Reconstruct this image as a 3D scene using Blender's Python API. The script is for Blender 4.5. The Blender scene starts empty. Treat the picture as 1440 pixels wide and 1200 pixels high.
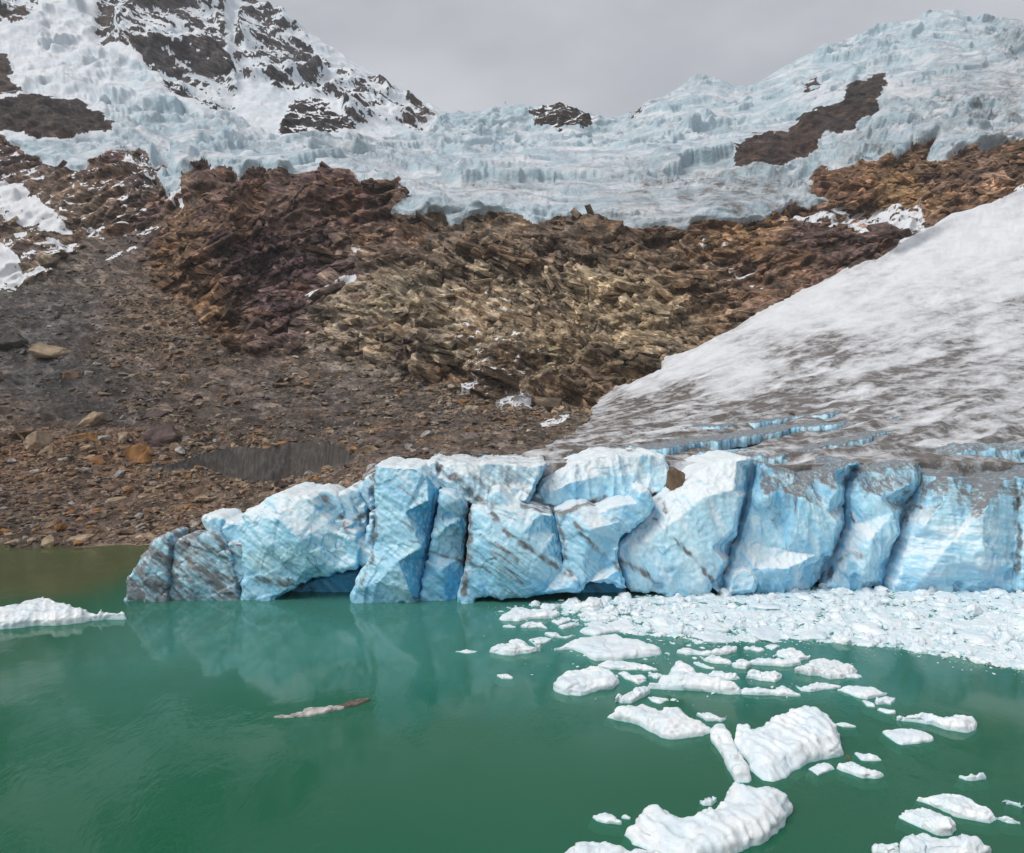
import bpy, bmesh, math, random, time
import numpy as np
from mathutils import Vector, geometry
T0 = time.time()
rng = np.random.default_rng(7)
random.seed(7)
scene = bpy.context.scene
COL = scene.collection
# ------------------------------------------------------------------ camera geometry
# camera stands 30 m above the lake, looking north (+Y), level, with a small vertical shift
F, CX, HY, CAMZ = 1130.0, 720.0, 560.0, 30.0
def ray(px, py, Y):
    px = np.asarray(px, float); py = np.asarray(py, float); Y = np.asarray(Y, float)
    px, py, Y = np.broadcast_arrays(px, py, Y)
    return np.stack([Y*(px-CX)/F, Y, CAMZ + Y*(HY-py)/F], -1)
def on_plane(px, py, z=0.0):
    py = np.asarray(py, float)
    return ray(px, py, (CAMZ-np.asarray(z, float))*F/(py-HY))
def to_px(P):
    return CX + F*P[..., 0]/P[..., 1], HY - F*(P[..., 2]-CAMZ)/P[..., 1]
cam = bpy.data.cameras.new('camera'); camo = bpy.data.objects.new('camera', cam); COL.objects.link(camo)
camo.location = (0, 0, CAMZ); camo.rotation_euler = (math.radians(90), 0, 0)
cam.sensor_width = 36; cam.lens = 36*F/1440; cam.shift_y = -40/1440
cam.clip_start = 1; cam.clip_end = 60000
scene.camera = camo

# ------------------------------------------------------------------ noise (numpy)
def _hash(ix, iy, iz, seed):
    h = (ix.astype(np.uint32)*np.uint32(374761393) + iy.astype(np.uint32)*np.uint32(668265263)
         + iz.astype(np.uint32)*np.uint32(2147483647) + np.uint32((seed*974634779) & 0xffffffff))
    h = (h ^ (h >> np.uint32(13)))*np.uint32(1274126177)
    h = (h ^ (h >> np.uint32(15)))*np.uint32(2246822519)
    return h ^ (h >> np.uint32(16))
_G = rng.normal(size=(256, 3)); _G /= np.linalg.norm(_G, axis=1)[:, None]; _G = _G.astype(np.float32)
def perlin(P, scale=1.0, seed=0):
    q = (np.asarray(P)/np.asarray(scale)).astype(np.float32)
    i = np.floor(q).astype(np.int32); f = q - i
    u = f*f*f*(f*(f*6-15)+10)
    out = np.zeros(q.shape[:-1], np.float32)
    for dx in (0, 1):
        wx = u[..., 0] if dx else 1-u[..., 0]
        for dy in (0, 1):
            wy = u[..., 1] if dy else 1-u[..., 1]
            for dz in (0, 1):
                wz = u[..., 2] if dz else 1-u[..., 2]
                g = _G[(_hash(i[..., 0]+dx, i[..., 1]+dy, i[..., 2]+dz, seed) & np.uint32(255)).astype(np.int32)]
                d = g[..., 0]*(f[..., 0]-dx) + g[..., 1]*(f[..., 1]-dy) + g[..., 2]*(f[..., 2]-dz)
                out += wx*wy*wz*d
    return out*1.6
def fbm(P, scale=1.0, octs=4, gain=.5, seed=0):
    P = np.asarray(P); s = np.asarray(scale, float); a, t = 1.0, 0
    for k in range(octs):
        t = t + a*perlin(P, s, seed+k); s = s/2.03; a *= gain
    return t
def ridged(P, scale=1.0, octs=4, gain=.5, seed=0):
    P = np.asarray(P); s = np.asarray(scale, float); a, t, w = 1.0, 0, 1.0
    for k in range(octs):
        n = 1-np.abs(perlin(P, s, seed+k))*1.6; n = np.clip(n, 0, 1)**2*w
        t = t + a*n; w = np.clip(n*1.6, 0, 1); s = s/2.1; a *= gain
    return t - .6
def cells(P, scale=1.0, seed=0):
    """Worley: F1, F2, id hash (0..1), offset vector to the nearest centre (in cell units)."""
    q = (np.asarray(P)/np.asarray(scale)).astype(np.float32)
    i = np.floor(q).astype(np.int32)
    n = q.shape[0]
    f1 = np.full(n, 9, np.float32); f2 = f1.copy(); hid = np.zeros(n, np.uint32); off = np.zeros((n, 3), np.float32)
    for dx in (-1, 0, 1):
        for dy in (-1, 0, 1):
            for dz in (-1, 0, 1):
                a, b, c = i[:, 0]+dx, i[:, 1]+dy, i[:, 2]+dz
                h = _hash(a, b, c, seed)
                o = np.stack([a + (h & np.uint32(1023))/np.float32(1024), b + ((h >> np.uint32(10)) & np.uint32(1023))/np.float32(1024),
                              c + ((h >> np.uint32(20)) & np.uint32(1023))/np.float32(1024)], -1).astype(np.float32)
                v = q-o; d = np.sqrt((v*v).sum(-1))
                m = d < f1
                f2 = np.where(m, f1, np.minimum(f2, d))
                hid = np.where(m, h, hid); off = np.where(m[:, None], v, off); f1 = np.where(m, d, f1)
    return f1, f2, hid, off
def slabs(P, scale, seed=0, tilt=.8, gap=.0):
    """Broken slabs: each cell is a tilted plate at a height of its own; returns about -1..1."""
    f1, f2, hid, off = cells(P, scale, seed)
    g = _G[((hid >> np.uint32(5)) & np.uint32(255)).astype(np.int32)]
    h = ((hid >> np.uint32(13)) & np.uint32(255))/255.0*2-1
    r = .55*h + tilt*(g*off).sum(-1)
    if gap: r = r - gap*np.clip(1-(f2-f1)/.16, 0, 1)
    return r.astype(np.float32), (((hid >> np.uint32(3)) & np.uint32(255))/255.0).astype(np.float32)
def smooth(a, b, x):
    t = np.clip((x-a)/(b-a), 0, 1); return t*t*(3-2*t)
def inpoly(px, py, poly):
    poly = np.asarray(poly, float); x2, y2 = poly[-1]; r = np.zeros(px.shape, bool)
    for x1, y1 in poly:
        if y1 != y2:
            r ^= ((y1 > py) != (y2 > py)) & (px < (x2-x1)*(py-y1)/(y2-y1)+x1)
        x2, y2 = x1, y1
    return r
def polydist(px, py, line):
    d = np.full(px.shape, 1e9)
    for (x1, y1), (x2, y2) in zip(line[:-1], line[1:]):
        vx, vy = x2-x1, y2-y1; t = np.clip(((px-x1)*vx+(py-y1)*vy)/(vx*vx+vy*vy+1e-9), 0, 1)
        d = np.minimum(d, np.hypot(px-x1-t*vx, py-y1-t*vy))
    return d

# ------------------------------------------------------------------ objects
def mesh_np(name, V, Fc, mat=None, attrs=None, smooth_sh=True):
    V = np.ascontiguousarray(V, np.float32); Fc = np.ascontiguousarray(Fc, np.int32); k = Fc.shape[1]
    me = bpy.data.meshes.new(name)
    me.vertices.add(len(V)); me.vertices.foreach_set('co', V.ravel())
    me.loops.add(Fc.size); me.loops.foreach_set('vertex_index', Fc.ravel())
    me.polygons.add(len(Fc)); me.polygons.foreach_set('loop_start', np.arange(0, Fc.size, k, dtype=np.int32))
    me.polygons.foreach_set('use_smooth', np.full(len(Fc), smooth_sh, bool))
    me.update(calc_edges=True); me.validate()
    for nm, arr in (attrs or {}).items():
        at = me.attributes.new(nm, 'FLOAT_COLOR', 'POINT')
        c = np.ones((len(V), 4), np.float32); c[:, :3] = arr; at.data.foreach_set('color', c.ravel())
    if mat: me.materials.append(mat)
    return me
def link(name, me, parent=None, label=None, cat=None, group=None, kind=None):
    o = bpy.data.objects.new(name, me); COL.objects.link(o)
    if parent: o.parent = parent
    if label: o['label'] = label
    if cat: o['category'] = cat
    if group: o['group'] = group
    if kind: o['kind'] = kind
    return o
def verts_of(me):
    a = np.empty(len(me.vertices)*3, np.float32); me.vertices.foreach_get('co', a); return a.reshape(-1, 3)
def normals_of(me):
    a = np.empty(len(me.vertices)*3, np.float32); me.vertex_normals.foreach_get('vector', a); return a.reshape(-1, 3)

# ------------------------------------------------------------------ materials
class NT:
    def __init__(s, name):
        s.m = bpy.data.materials.new(name); s.m.use_nodes = True; s.t = s.m.node_tree; s.t.nodes.clear()
        s.out = s.n('ShaderNodeOutputMaterial')
    def n(s, ty, **kw):
        nd = s.t.nodes.new(ty)
        for k, v in kw.items(): setattr(nd, k, v)
        return nd
    def put(s, sock, v):
        if isinstance(v, bpy.types.NodeSocket): s.t.links.new(v, sock)
        elif isinstance(v, (tuple, list)) and len(v) == 3 and sock.type == 'RGBA': sock.default_value = (*v, 1)
        else: sock.default_value = v
    def attr(s, name):
        a = s.n('ShaderNodeAttribute', attribute_name=name); sp = s.n('ShaderNodeSeparateColor'); s.t.links.new(a.outputs['Color'], sp.inputs[0])
        return a.outputs['Color'], sp.outputs[0], sp.outputs[1], sp.outputs[2]
    def pos(s, scale=(1, 1, 1), rot=(0, 0, 0)):
        tc = s.n('ShaderNodeTexCoord'); v = tc.outputs['Object']
        if any(rot):
            mp = s.n('ShaderNodeMapping'); s.t.links.new(v, mp.inputs[0]); mp.inputs['Rotation'].default_value = rot; v = mp.outputs[0]
        mp = s.n('ShaderNodeMapping'); s.t.links.new(v, mp.inputs[0]); mp.inputs['Scale'].default_value = scale; return mp.outputs[0]
    def noise(s, vec, scale, detail=4, rough=.55, dist=0.0, kind='FBM'):
        nd = s.n('ShaderNodeTexNoise'); nd.noise_type = kind; s.put(nd.inputs['Vector'], vec); nd.inputs['Scale'].default_value = scale
        nd.inputs['Detail'].default_value = detail; nd.inputs['Roughness'].default_value = rough; nd.inputs['Distortion'].default_value = dist
        return nd.outputs[0]
    def voro(s, vec, scale, feat='F1', out='Distance', rand=1.0):
        nd = s.n('ShaderNodeTexVoronoi', feature=feat); s.put(nd.inputs['Vector'], vec); nd.inputs['Scale'].default_value = scale
        nd.inputs['Randomness'].default_value = rand; return nd.outputs[out]
    def ramp(s, x, a, b, lo=0.0, hi=1.0):
        nd = s.n('ShaderNodeMapRange'); nd.interpolation_type = 'SMOOTHSTEP'; s.put(nd.inputs[0], x)
        nd.inputs[1].default_value = a; nd.inputs[2].default_value = b; nd.inputs[3].default_value = lo; nd.inputs[4].default_value = hi; return nd.outputs[0]
    def math(s, op, a, b=0.0, c=None):
        nd = s.n('ShaderNodeMath', operation=op); s.put(nd.inputs[0], a); s.put(nd.inputs[1], b)
        if c is not None: s.put(nd.inputs[2], c)
        return nd.outputs[0]
    def mix(s, f, a, b, mode='MIX'):
        nd = s.n('ShaderNodeMix', data_type='RGBA', blend_type=mode); s.put(nd.inputs[0], f); s.put(nd.inputs[6], a); s.put(nd.inputs[7], b)
        return nd.outputs[2]
    def bump(s, h, strength, dist, prev=None):
        nd = s.n('ShaderNodeBump'); s.put(nd.inputs['Height'], h); nd.inputs['Strength'].default_value = strength; nd.inputs['Distance'].default_value = dist
        if prev is not None: s.t.links.new(prev, nd.inputs['Normal'])
        return nd.outputs[0]
    def bsdf(s, col, rough=.8, spec=.3, nrm=None, **kw):
        nd = s.n('ShaderNodeBsdfPrincipled'); s.put(nd.inputs['Base Color'], col); s.put(nd.inputs['Roughness'], rough); s.put(nd.inputs['Specular IOR Level'], spec)
        if nrm is not None: s.t.links.new(nrm, nd.inputs['Normal'])
        for k, v in kw.items(): s.put(nd.inputs[k.replace('_', ' ')], v)
        return nd.outputs[0]
    def done(s, sh):
        s.t.links.new(sh, s.out.inputs['Surface']); return s.m

def terrain_material():
    n = NT('terrain')
    tint, _, _, _ = n.attr('tint'); _, snow, blue, dirt = n.attr('cover'); _, wet, strata, fine = n.attr('extra')
    p = n.pos()
    ps = n.pos(scale=(.42, .42, 1.25), rot=(0, math.radians(-24), 0))
    # rock colour: mottled, with lighter and darker beds
    big = n.ramp(n.noise(p, .05, 5, .6), .32, .68, .72, 1.3)
    bed = n.ramp(n.noise(ps, .22, 7, .7, .6), .3, .7, .42, 1.7)
    wv = n.n('ShaderNodeVectorMath', operation='ADD'); n.put(wv.inputs[0], ps)
    wn_ = n.n('ShaderNodeTexNoise'); n.put(wn_.inputs['Vector'], p); wn_.inputs['Scale'].default_value = .35; wn_.inputs['Detail'].default_value = 4; n.t.links.new(wn_.outputs['Color'], wv.inputs[1])
    def plate(sc):
        v = n.voro(wv.outputs[0], sc, 'F1', 'Color'); q = n.n('ShaderNodeSeparateColor'); n.t.links.new(v, q.inputs[0]); return q.outputs[0]
    pl1, pl2 = plate(.32), plate(1.0)
    sp = n.math('MULTIPLY', n.math('MULTIPLY', n.ramp(pl1, 0, 1, .62, 1.45), n.ramp(pl2, 0, 1, .68, 1.36)), n.ramp(n.noise(p, 1.3, 5, .7), .3, .7, .78, 1.25))
    k = n.math('MULTIPLY', n.math('MULTIPLY', big, bed), sp)
    mult = n.n('ShaderNodeCombineColor'); [n.put(mult.inputs[i], k) for i in range(3)]
    rock = n.mix(1.0, tint, mult.outputs[0], 'MULTIPLY')
    hue = n.noise(p, .11, 4, .6)
    rock = n.mix(n.ramp(hue, .52, .74, 0, .28), rock, n.mix(1.0, rock, (1.2, 1.0, .8), 'MULTIPLY'))
    rock = n.mix(n.ramp(hue, .52, .28, 0, .75), rock, n.mix(1.0, rock, (.88, .91, 1.06), 'MULTIPLY'))
    # vertical mineral streaks
    stk = n.ramp(n.noise(n.pos(scale=(1, 1, .07)), .55, 4, .6), .56, .72, 0, 1)
    rock = n.mix(n.math('MULTIPLY', stk, n.math('MULTIPLY', strata, .6)), rock, n.mix(1.0, rock, (.38, .36, .36), 'MULTIPLY'))
    # ice and snow
    white = n.mix(n.noise(p, .25, 4, .6), (.68, .70, .735), (.79, .805, .825))
    bl = n.mix(n.noise(p, .12, 4, .6), (.42, .57, .64), (.58, .69, .74))
    white = n.mix(n.math('MULTIPLY', fine, n.ramp(n.noise(n.pos(scale=(.5, 1, 1)), .035, 7, .7, .5), .40, .60, .0, 1.0)), white, (.40, .50, .57))
    ice = n.mix(blue, white, bl)
    dk = n.ramp(n.noise(p, .35, 6, .7), .3, .7, .6, 1.45); dm = n.n('ShaderNodeCombineColor'); [n.put(dm.inputs[i], dk) for i in range(3)]
    dcol = n.mix(1.0, tint, dm.outputs[0], 'MULTIPLY')
    fl = n.noise(n.pos(scale=(.16, 1, 1), rot=(0, math.radians(25), math.radians(-26))), .7, 6, .68, .4)
    spk = n.ramp(n.noise(p, 1.6, 3, .7), .55, .75, 0, .5)
    blot = n.ramp(n.noise(p, .22, 6, .68), .34, .66, .35, 1.15)
    df = n.math('MULTIPLY', n.math('MULTIPLY', dirt, 1.3), n.math('ADD', n.math('MULTIPLY', n.ramp(fl, .3, .68, .75, 1.05), blot), spk))
    df = n.math('MINIMUM', df, 1.0)
    ice = n.mix(df, ice, dcol)
    sf = n.ramp(n.math('ADD', snow, n.math('MULTIPLY', n.math('SUBTRACT', n.noise(p, .7, 5, .7), .5), .7)), .42, .58)
    col = n.mix(sf, rock, ice)
    hb = n.math('ADD', n.math('ADD', n.math('MULTIPLY', n.noise(ps, .5, 5, .55), .6), n.math('MULTIPLY', pl1, .9)), n.math('ADD', n.math('MULTIPLY', pl2, .45), n.math('MULTIPLY', n.noise(p, 1.6, 4, .6), .2)))
    br = n.bump(hb, .8, .9)
    hs = n.math('ADD', n.noise(p, .5, 5, .6), n.math('MULTIPLY', n.noise(p, 2.2, 4, .65), .35))
    bs = n.bump(hs, .6, .55)
    hf = n.math('ADD', n.math('MULTIPLY', n.noise(n.pos(scale=(.6, 1, 1)), .07, 6, .62, .6, 'RIDGED_MULTIFRACTAL'), .5), n.noise(p, .22, 5, .65))
    bfar = n.n('ShaderNodeBump'); n.put(bfar.inputs['Height'], hf); n.put(bfar.inputs['Strength'], n.math('MULTIPLY', fine, .8)); bfar.inputs['Distance'].default_value = 4.0; n.t.links.new(bs, bfar.inputs['Normal']); bs = bfar.outputs[0]
    nm = n.n('ShaderNodeMix', data_type='VECTOR'); n.put(nm.inputs[0], sf); n.t.links.new(br, nm.inputs[4]); n.t.links.new(bs, nm.inputs[5])
    return n.done(n.bsdf(col, n.math('SUBTRACT', .88, n.math('MULTIPLY', sf, .25)), .3, nm.outputs[1]))
M_TER = terrain_material()

def stone_material(name, tone=None):
    n = NT(name); p = n.pos()
    if tone is None:
        tint, _, _, _ = n.attr('tint')
    else:
        tint = n.mix(n.n('ShaderNodeObjectInfo').outputs['Random'], tone[0], tone[1])
    k = n.ramp(n.noise(p, 1.1, 6, .65), .28, .72, .55, 1.5)
    mult = n.n('ShaderNodeCombineColor'); [n.put(mult.inputs[i], k) for i in range(3)]
    c = n.mix(1.0, tint, mult.outputs[0], 'MULTIPLY')
    return n.done(n.bsdf(c, .85, .3, n.bump(n.noise(p, 3, 6, .7), .7, .15)))
M_RUB = stone_material('rubble_stone')

def ice_material(ang, streak, vert):
    n = NT('glacier_ice')
    _, dirt, crust, blue = n.attr('cover')
    p = n.pos()
    pf = n.pos(scale=(.16, .6, 1.0), rot=(0, math.radians(ang), 0))   # foliation runs down to the right
    fol = n.noise(pf, 1.5, 6, .62, .25)
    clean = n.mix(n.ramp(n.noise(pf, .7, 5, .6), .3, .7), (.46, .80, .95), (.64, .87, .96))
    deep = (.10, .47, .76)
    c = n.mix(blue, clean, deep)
    wht = n.mix(n.noise(p, .9, 4, .6), (.76, .84, .88), (.86, .89, .90))
    cr = n.math('ADD', crust, n.math('MULTIPLY', n.math('SUBTRACT', n.noise(pf, 1.1, 6, .65), .5), .7))
    c = n.mix(n.ramp(cr, .2, 1.0, 0, .95), c, wht)
    c = n.mix(n.ramp(fol, .56, .70, 0, .34*streak), c, (.80, .88, .91))
    hair = n.noise(n.pos(scale=(.10, .6, 1.3), rot=(0, math.radians(ang), 0)), 4.5, 4, .65, .2)
    c = n.mix(n.ramp(hair, .58, .70, 0, .14*streak), c, (.32, .56, .70))
    ver = n.noise(n.pos(scale=(1, .8, .06)), 2.2, 4, .65)
    c = n.mix(n.ramp(ver, .58, .74, 0, .22*vert), c, (.36, .61, .76))
    d1 = n.math('MULTIPLY', dirt, n.ramp(n.noise(pf, 2.4, 5, .7), .25, .65, .35, 1.15))
    d2 = n.math('ADD', d1, n.math('MULTIPLY', n.math('SUBTRACT', n.noise(p, 1.3, 5, .7), .5), n.math('MULTIPLY', dirt, 1.0)))
    dcol = n.mix(n.noise(p, .6, 4, .6), (.10, .10, .115), (.25, .235, .225))
    c = n.mix(n.ramp(d2, .0, 1.0, 0, .95), c, dcol)
    h = n.math('ADD', n.math('ADD', n.math('MULTIPLY', fol, .7), n.math('MULTIPLY', hair, .45)), n.math('MULTIPLY', n.noise(p, 2.6, 5, .6), .35))
    nb = n.bump(h, .36, .26)
    sh = n.bsdf(c, .42, .4, nb, Subsurface_Weight=.25, Subsurface_Scale=1.2)
    for nd in n.t.nodes:
        if nd.type == 'BSDF_PRINCIPLED': nd.inputs['Subsurface Radius'].default_value = (.25, .7, 1.0)
    return n.done(sh)
M_ICE = ice_material(-38, 1.0, .5); M_ICE_FLUTED = ice_material(-64, .5, 1.0); M_ICE_LAYERED = ice_material(-4, .9, .6)
def floe_material():
    n = NT('floe_ice'); p = n.pos()
    _, dirt, wet, _ = n.attr('cover')
    c = n.mix(n.ramp(n.noise(p, .45, 4, .6), .35, .65), (.70, .80, .85), (.88, .90, .91))
    c = n.mix(n.math('MULTIPLY', n.n('ShaderNodeObjectInfo').outputs['Random'], .22), c, (.62, .74, .80))
    c = n.mix(wet, c, (.42, .70, .76))
    c = n.mix(n.math('MULTIPLY', dirt, n.ramp(n.noise(p, 2.5, 5, .7), .46, .66, 0, .75)), c, (.33, .28, .24))
    h = n.math('ADD', n.noise(p, 1.5, 6, .62), n.math('MULTIPLY', n.noise(p, 6, 4, .6), .3))
    return n.done(n.bsdf(c, .36, .45, n.bump(h, .4, .16), Subsurface_Weight=.15, Subsurface_Scale=.5))
M_FLOE = floe_material()
def water_material():
    n = NT('lake_water'); p = n.pos()
    base = n.mix(n.noise(p, .03, 3, .5), (.010, .130, .062), (.017, .158, .080))
    geo = n.n('ShaderNodeSeparateXYZ'); n.put(geo.inputs[0], p)
    melt_refl = n.math('MULTIPLY', n.ramp(n.math('ADD', geo.outputs[1], n.math('MULTIPLY', n.noise(p, .04, 4, .55), 40)), 78, 128), n.ramp(geo.outputs[0], -66, -40))
    base = n.mix(n.math('MULTIPLY', melt_refl, .85), base, (.085, .295, .245))  # milky meltwater teal, with the ice cliff's reflection painted into it
    shallow_refl = n.math('MULTIPLY', n.ramp(n.math('ADD', geo.outputs[1], n.math('MULTIPLY', n.noise(p, .05, 3, .5), 18)), 116, 138), n.ramp(geo.outputs[0], -58, -72))
    base = n.mix(n.math('MULTIPLY', shallow_refl, .9), base, (.125, .130, .050))  # olive by the shore: shallow bed plus the rubble slope's reflection, painted in
    rip = n.noise(n.pos(scale=(1, .55, 1)), .55, 4, .6, .4)
    rip2 = n.noise(n.pos(scale=(1, .5, 1)), 2.2, 3, .5)
    patch = n.ramp(n.noise(p, .05, 3, .5), .42, .62, .12, 1)
    h = n.math('MULTIPLY', n.math('ADD', rip, n.math('MULTIPLY', rip2, .35)), patch)
    nb = n.bump(h, .30, .12)
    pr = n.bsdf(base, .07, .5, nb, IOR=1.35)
    tr = n.n('ShaderNodeBsdfTransparent'); tr.inputs[0].default_value = (.45, .80, .68, 1)
    mx = n.n('ShaderNodeMixShader'); mx.inputs[0].default_value = .74
    n.t.links.new(tr.outputs[0], mx.inputs[1]); n.t.links.new(pr, mx.inputs[2])
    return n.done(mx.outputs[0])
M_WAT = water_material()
def plain(name, col, rough=.9):
    n = NT(name); p = n.pos()
    c = n.mix(n.noise(p, .4, 5, .6), tuple(x*.7 for x in col), tuple(x*1.3 for x in col))
    return n.done(n.bsdf(c, rough, .2))
def bank_material():
    n = NT('dead_ice'); p = n.pos()
    st = n.noise(n.pos(scale=(1, 1, .09)), 1.1, 5, .65)
    c = n.mix(n.ramp(st, .35, .68), (.050, .044, .040), (.125, .115, .108))
    c = n.mix(n.ramp(n.noise(p, .25, 4, .6), .4, .65, 0, .6), c, (.060, .048, .040))
    return n.done(n.bsdf(c, .7, .3, n.bump(st, .4, .3)))
M_BANK = bank_material()
M_BED = plain('lake_mud', (.006, .05, .025))


# ------------------------------------------------------------------ terrain: one continuous surface, split by what it is
def curve(pts, x, sm=14):
    pts = np.asarray(pts, float)
    xs = np.arange(-420, 1860, 2.0)
    out = []
    for c in range(1, pts.shape[1]):
        y = np.interp(xs, pts[:, 0], pts[:, c])
        if sm:
            m = int(1.5*sm)+1; k = np.exp(-.5*(np.arange(-m, m+1)*2.0/sm)**2); k /= k.sum()
            y = np.convolve(np.pad(y, len(k)//2, mode='edge'), k, 'valid')
        out.append(np.interp(x, xs, y))
    return out
STEP = 1.35
px = np.concatenate([np.arange(-360, -30, 6.0), np.arange(-30, 1470, STEP), np.arange(1470, 1800, 6.0)])
NC = len(px)
B1 = curve([(-360,772,158.5),(0,767,162),(120,765,164),(200,762,166),(300,748,169),(400,722,164),(480,692,155),(515,668,143),(540,656,136),(600,652,134.5),(700,652,134.5),(800,652,134),(900,646,134),(1000,652,133),(1100,655,133.5),(1200,652,134),(1300,646,135),(1440,652,135),(1800,650,135)], px, 8)
B0 = [np.where(px < 470, np.maximum(B1[0]+32, 0), 0), B1[1]*0]
b0y = curve([(-360,152),(200,152),(300,150),(400,146),(480,140),(540,136.4),(1800,136)], px, 8)[0]
b0y = np.where(px > 540, B1[1]+1.0, b0y)
B0 = [HY + (CAMZ+3.0)*F/b0y, b0y]
B2 = curve([(-360,612,275),(0,602,285),(200,600,285),(300,604,275),(400,600,265),(500,604,255),(600,600,240),(700,600,235),(800,592,232),(900,582,220),(1000,572,222),(1200,570,195),(1440,560,185),(1800,540,185)], px, 20)
B3 = curve([(-360,450,400),(0,440,400),(100,430,405),(200,430,400),(300,470,365),(400,490,350),(500,520,330),(600,540,318),(700,566,290),(800,570,285),(835,568,285),(900,536,290),(1000,483,310),(1100,428,335),(1200,377,360),(1240,358,368),(1300,322,385),(1440,267,410),(1800,130,470)], px, 10)
B3b = [B3[0]-np.interp(px, [780, 860], [3, 7]), B3[1]+np.interp(px, [780, 900], [2, 26])]
B4 = curve([(-360,205,640),(0,198,640),(60,220,610),(120,240,565),(160,228,565),(215,262,535),(240,278,528),(265,245,525),(300,238,520),(350,246,518),(420,240,520),(490,237,520),(545,258,490),(570,292,462),(600,303,452),(630,312,446),(700,305,445),(760,311,442),(850,308,445),(930,319,440),(970,322,438),(1000,310,450),(1060,306,460),(1130,290,475),(1160,262,500),(1200,232,530),(1280,226,540),(1320,205,558),(1440,202,560),(1800,120,600)], px, 5)
B5 = [B4[0]-12, B4[1]+np.interp(px, [0, 300, 560, 1000, 1150], [14, 14, 11, 11, 16])]
B6 = curve([(-360,100,900),(0,100,850),(200,130,850),(400,180,850),(600,205,780),(800,215,770),(1000,210,730),(1100,185,760),(1200,140,830),(1440,110,850),(1800,60,850)], px, 30)
SK = [(-360,-150,1400),(0,-115,1350),(200,-85,1350),(330,-15,1350),(400,22,1330),(470,70,1290),(540,113,1240),(590,143,1210),(625,159,1190),(660,158,1160),(700,152,1150),(740,150,1150),(790,147,1150),(830,160,1150),(850,166,1150),(890,160,1170),(930,138,1200),(960,120,1220),(975,113,1230),(1003,111,1240),(1030,124,1240),(1060,121,1250),(1100,95,1265),(1150,70,1280),(1200,58,1290),(1240,41,1295),(1290,28,1300),(1312,15,1300),(1345,14,1300),(1365,26,1295),(1440,34,1270),(1800,80,1150)]
B7 = curve(SK, px, 3)
KN = [B0, B1, B2, B3, B3b, B4, B5, B6, B7]
ROWS = [26, 96, 120, 8, 175, 14, 84, 150]
pys, Ys = [], []
for k, nr in enumerate(ROWS):
    t = (np.arange(nr)/nr)[:, None]
    (pa, ya), (pb, yb) = KN[k], KN[k+1]
    pys.append(pa + (pb-pa)*t)
    # interpolate height and distance linearly (straight slope in section), then recover the image row
    Ys.append(ya + (yb-ya)*t)
pys.append(B7[0][None]); Ys.append(B7[1][None])
PY = np.concatenate(pys); YY = np.concatenate(Ys)
NR0 = PY.shape[0]
PX = np.broadcast_to(px, PY.shape).copy()
def gauss_bump(x, y, sx, sy, d, rot=0):
    c, s = math.cos(math.radians(rot)), math.sin(math.radians(rot))
    u, v = (PX-x)*c+(PY-y)*s, -(PX-x)*s+(PY-y)*c
    return d*np.exp(-.5*((u/sx)**2+(v/sy)**2)**1.4)
# hollows and bosses of the rock wall and the icefall, metres towards (-) or away from (+) the lake
for b in [(285,330,60,45,-26),(350,300,120,30,-8),(430,400,70,60,10),(300,262,38,22,-16),(80,165,80,26,-36),(190,255,45,30,-18),(120,285,50,30,-14),(40,370,50,26,-14),(480,265,80,16,-14),(760,410,60,38,14),(720,470,70,30,-10),(880,400,70,45,-12),(920,480,45,22,-10),(560,440,90,36,-12,25),(660,350,90,30,-10),
          (850,330,60,16,-10),(1090,345,70,22,-14),(1240,335,80,16,-16,-18),(1200,265,50,18,-20),(1260,275,40,16,-12),(1380,245,60,20,-22),(1080,215,48,22,-45),(1195,150,45,32,-40,-30),(1120,255,30,40,20),(440,168,50,24,-45),(790,165,45,14,-40),(600,500,36,14,-9),(380,485,30,12,-8),(345,480,24,10,-7),(250,60,60,80,-50),(390,80,50,60,-30),(335,70,12,70,30),(700,505,26,22,-8),
          (985,285,90,26,-16),(1350,60,60,60,-30),(640,280,70,18,-10),(620,565,180,14,5),(640,625,70,12,-4),(560,628,60,10,4),(120,470,90,20,-5)]:
    YY += gauss_bump(*b)*(1.45 if b[1] > 240 else 1.0)
# the hollow melted into the rubble: its far side is a bare ice wall
PIT_TOP = [(212,657),(240,651),(275,641),(330,627),(370,631),(410,621),(455,620),(490,634),(500,642)]
PIT_BOT = [(500,642),(488,650),(440,666),(420,673),(385,679),(350,678),(300,663),(270,661),(212,660)]
pit_raw = inpoly(PX + perlin(ray(PX, PY, YY), 4, 5)*2, PY + perlin(ray(PX, PY, YY), 3, 6)*1.2, PIT_TOP+PIT_BOT)
ptop = np.interp(px, [p[0] for p in PIT_TOP], [p[1] for p in PIT_TOP])
pit_y = np.array([np.interp(-ptop[i], -PY[:, i], YY[:, i]) for i in range(NC)])
YY = np.where(pit_raw, pit_y[None]-np.maximum(PY-ptop[None], 0)*.08, YY)
P = ray(PX, PY, YY)
# back slope beyond the skyline
for k in range(1, 13):
    q = P[NR0-1].copy(); q[:, 1] += 34.0*k; q[:, 2] -= 4.0*k + 2.2*k*k; P = np.concatenate([P, q[None]])
NR = P.shape[0]
PX = np.concatenate([PX, np.broadcast_to(px, (12, NC))]); PY = np.concatenate([PY, np.broadcast_to(PY[-1], (12, NC))])
pit_raw = np.concatenate([pit_raw, np.zeros((12, NC), bool)])
du = np.gradient(P, axis=1); dv = np.gradient(P, axis=0)
N = np.cross(du, dv); N /= np.linalg.norm(N, axis=-1, keepdims=True)+1e-9
N *= np.sign((N*(np.array([0, 0, CAMZ])-P)).sum(-1, keepdims=True))
N[NR0:] = N[NR0-1]
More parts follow.
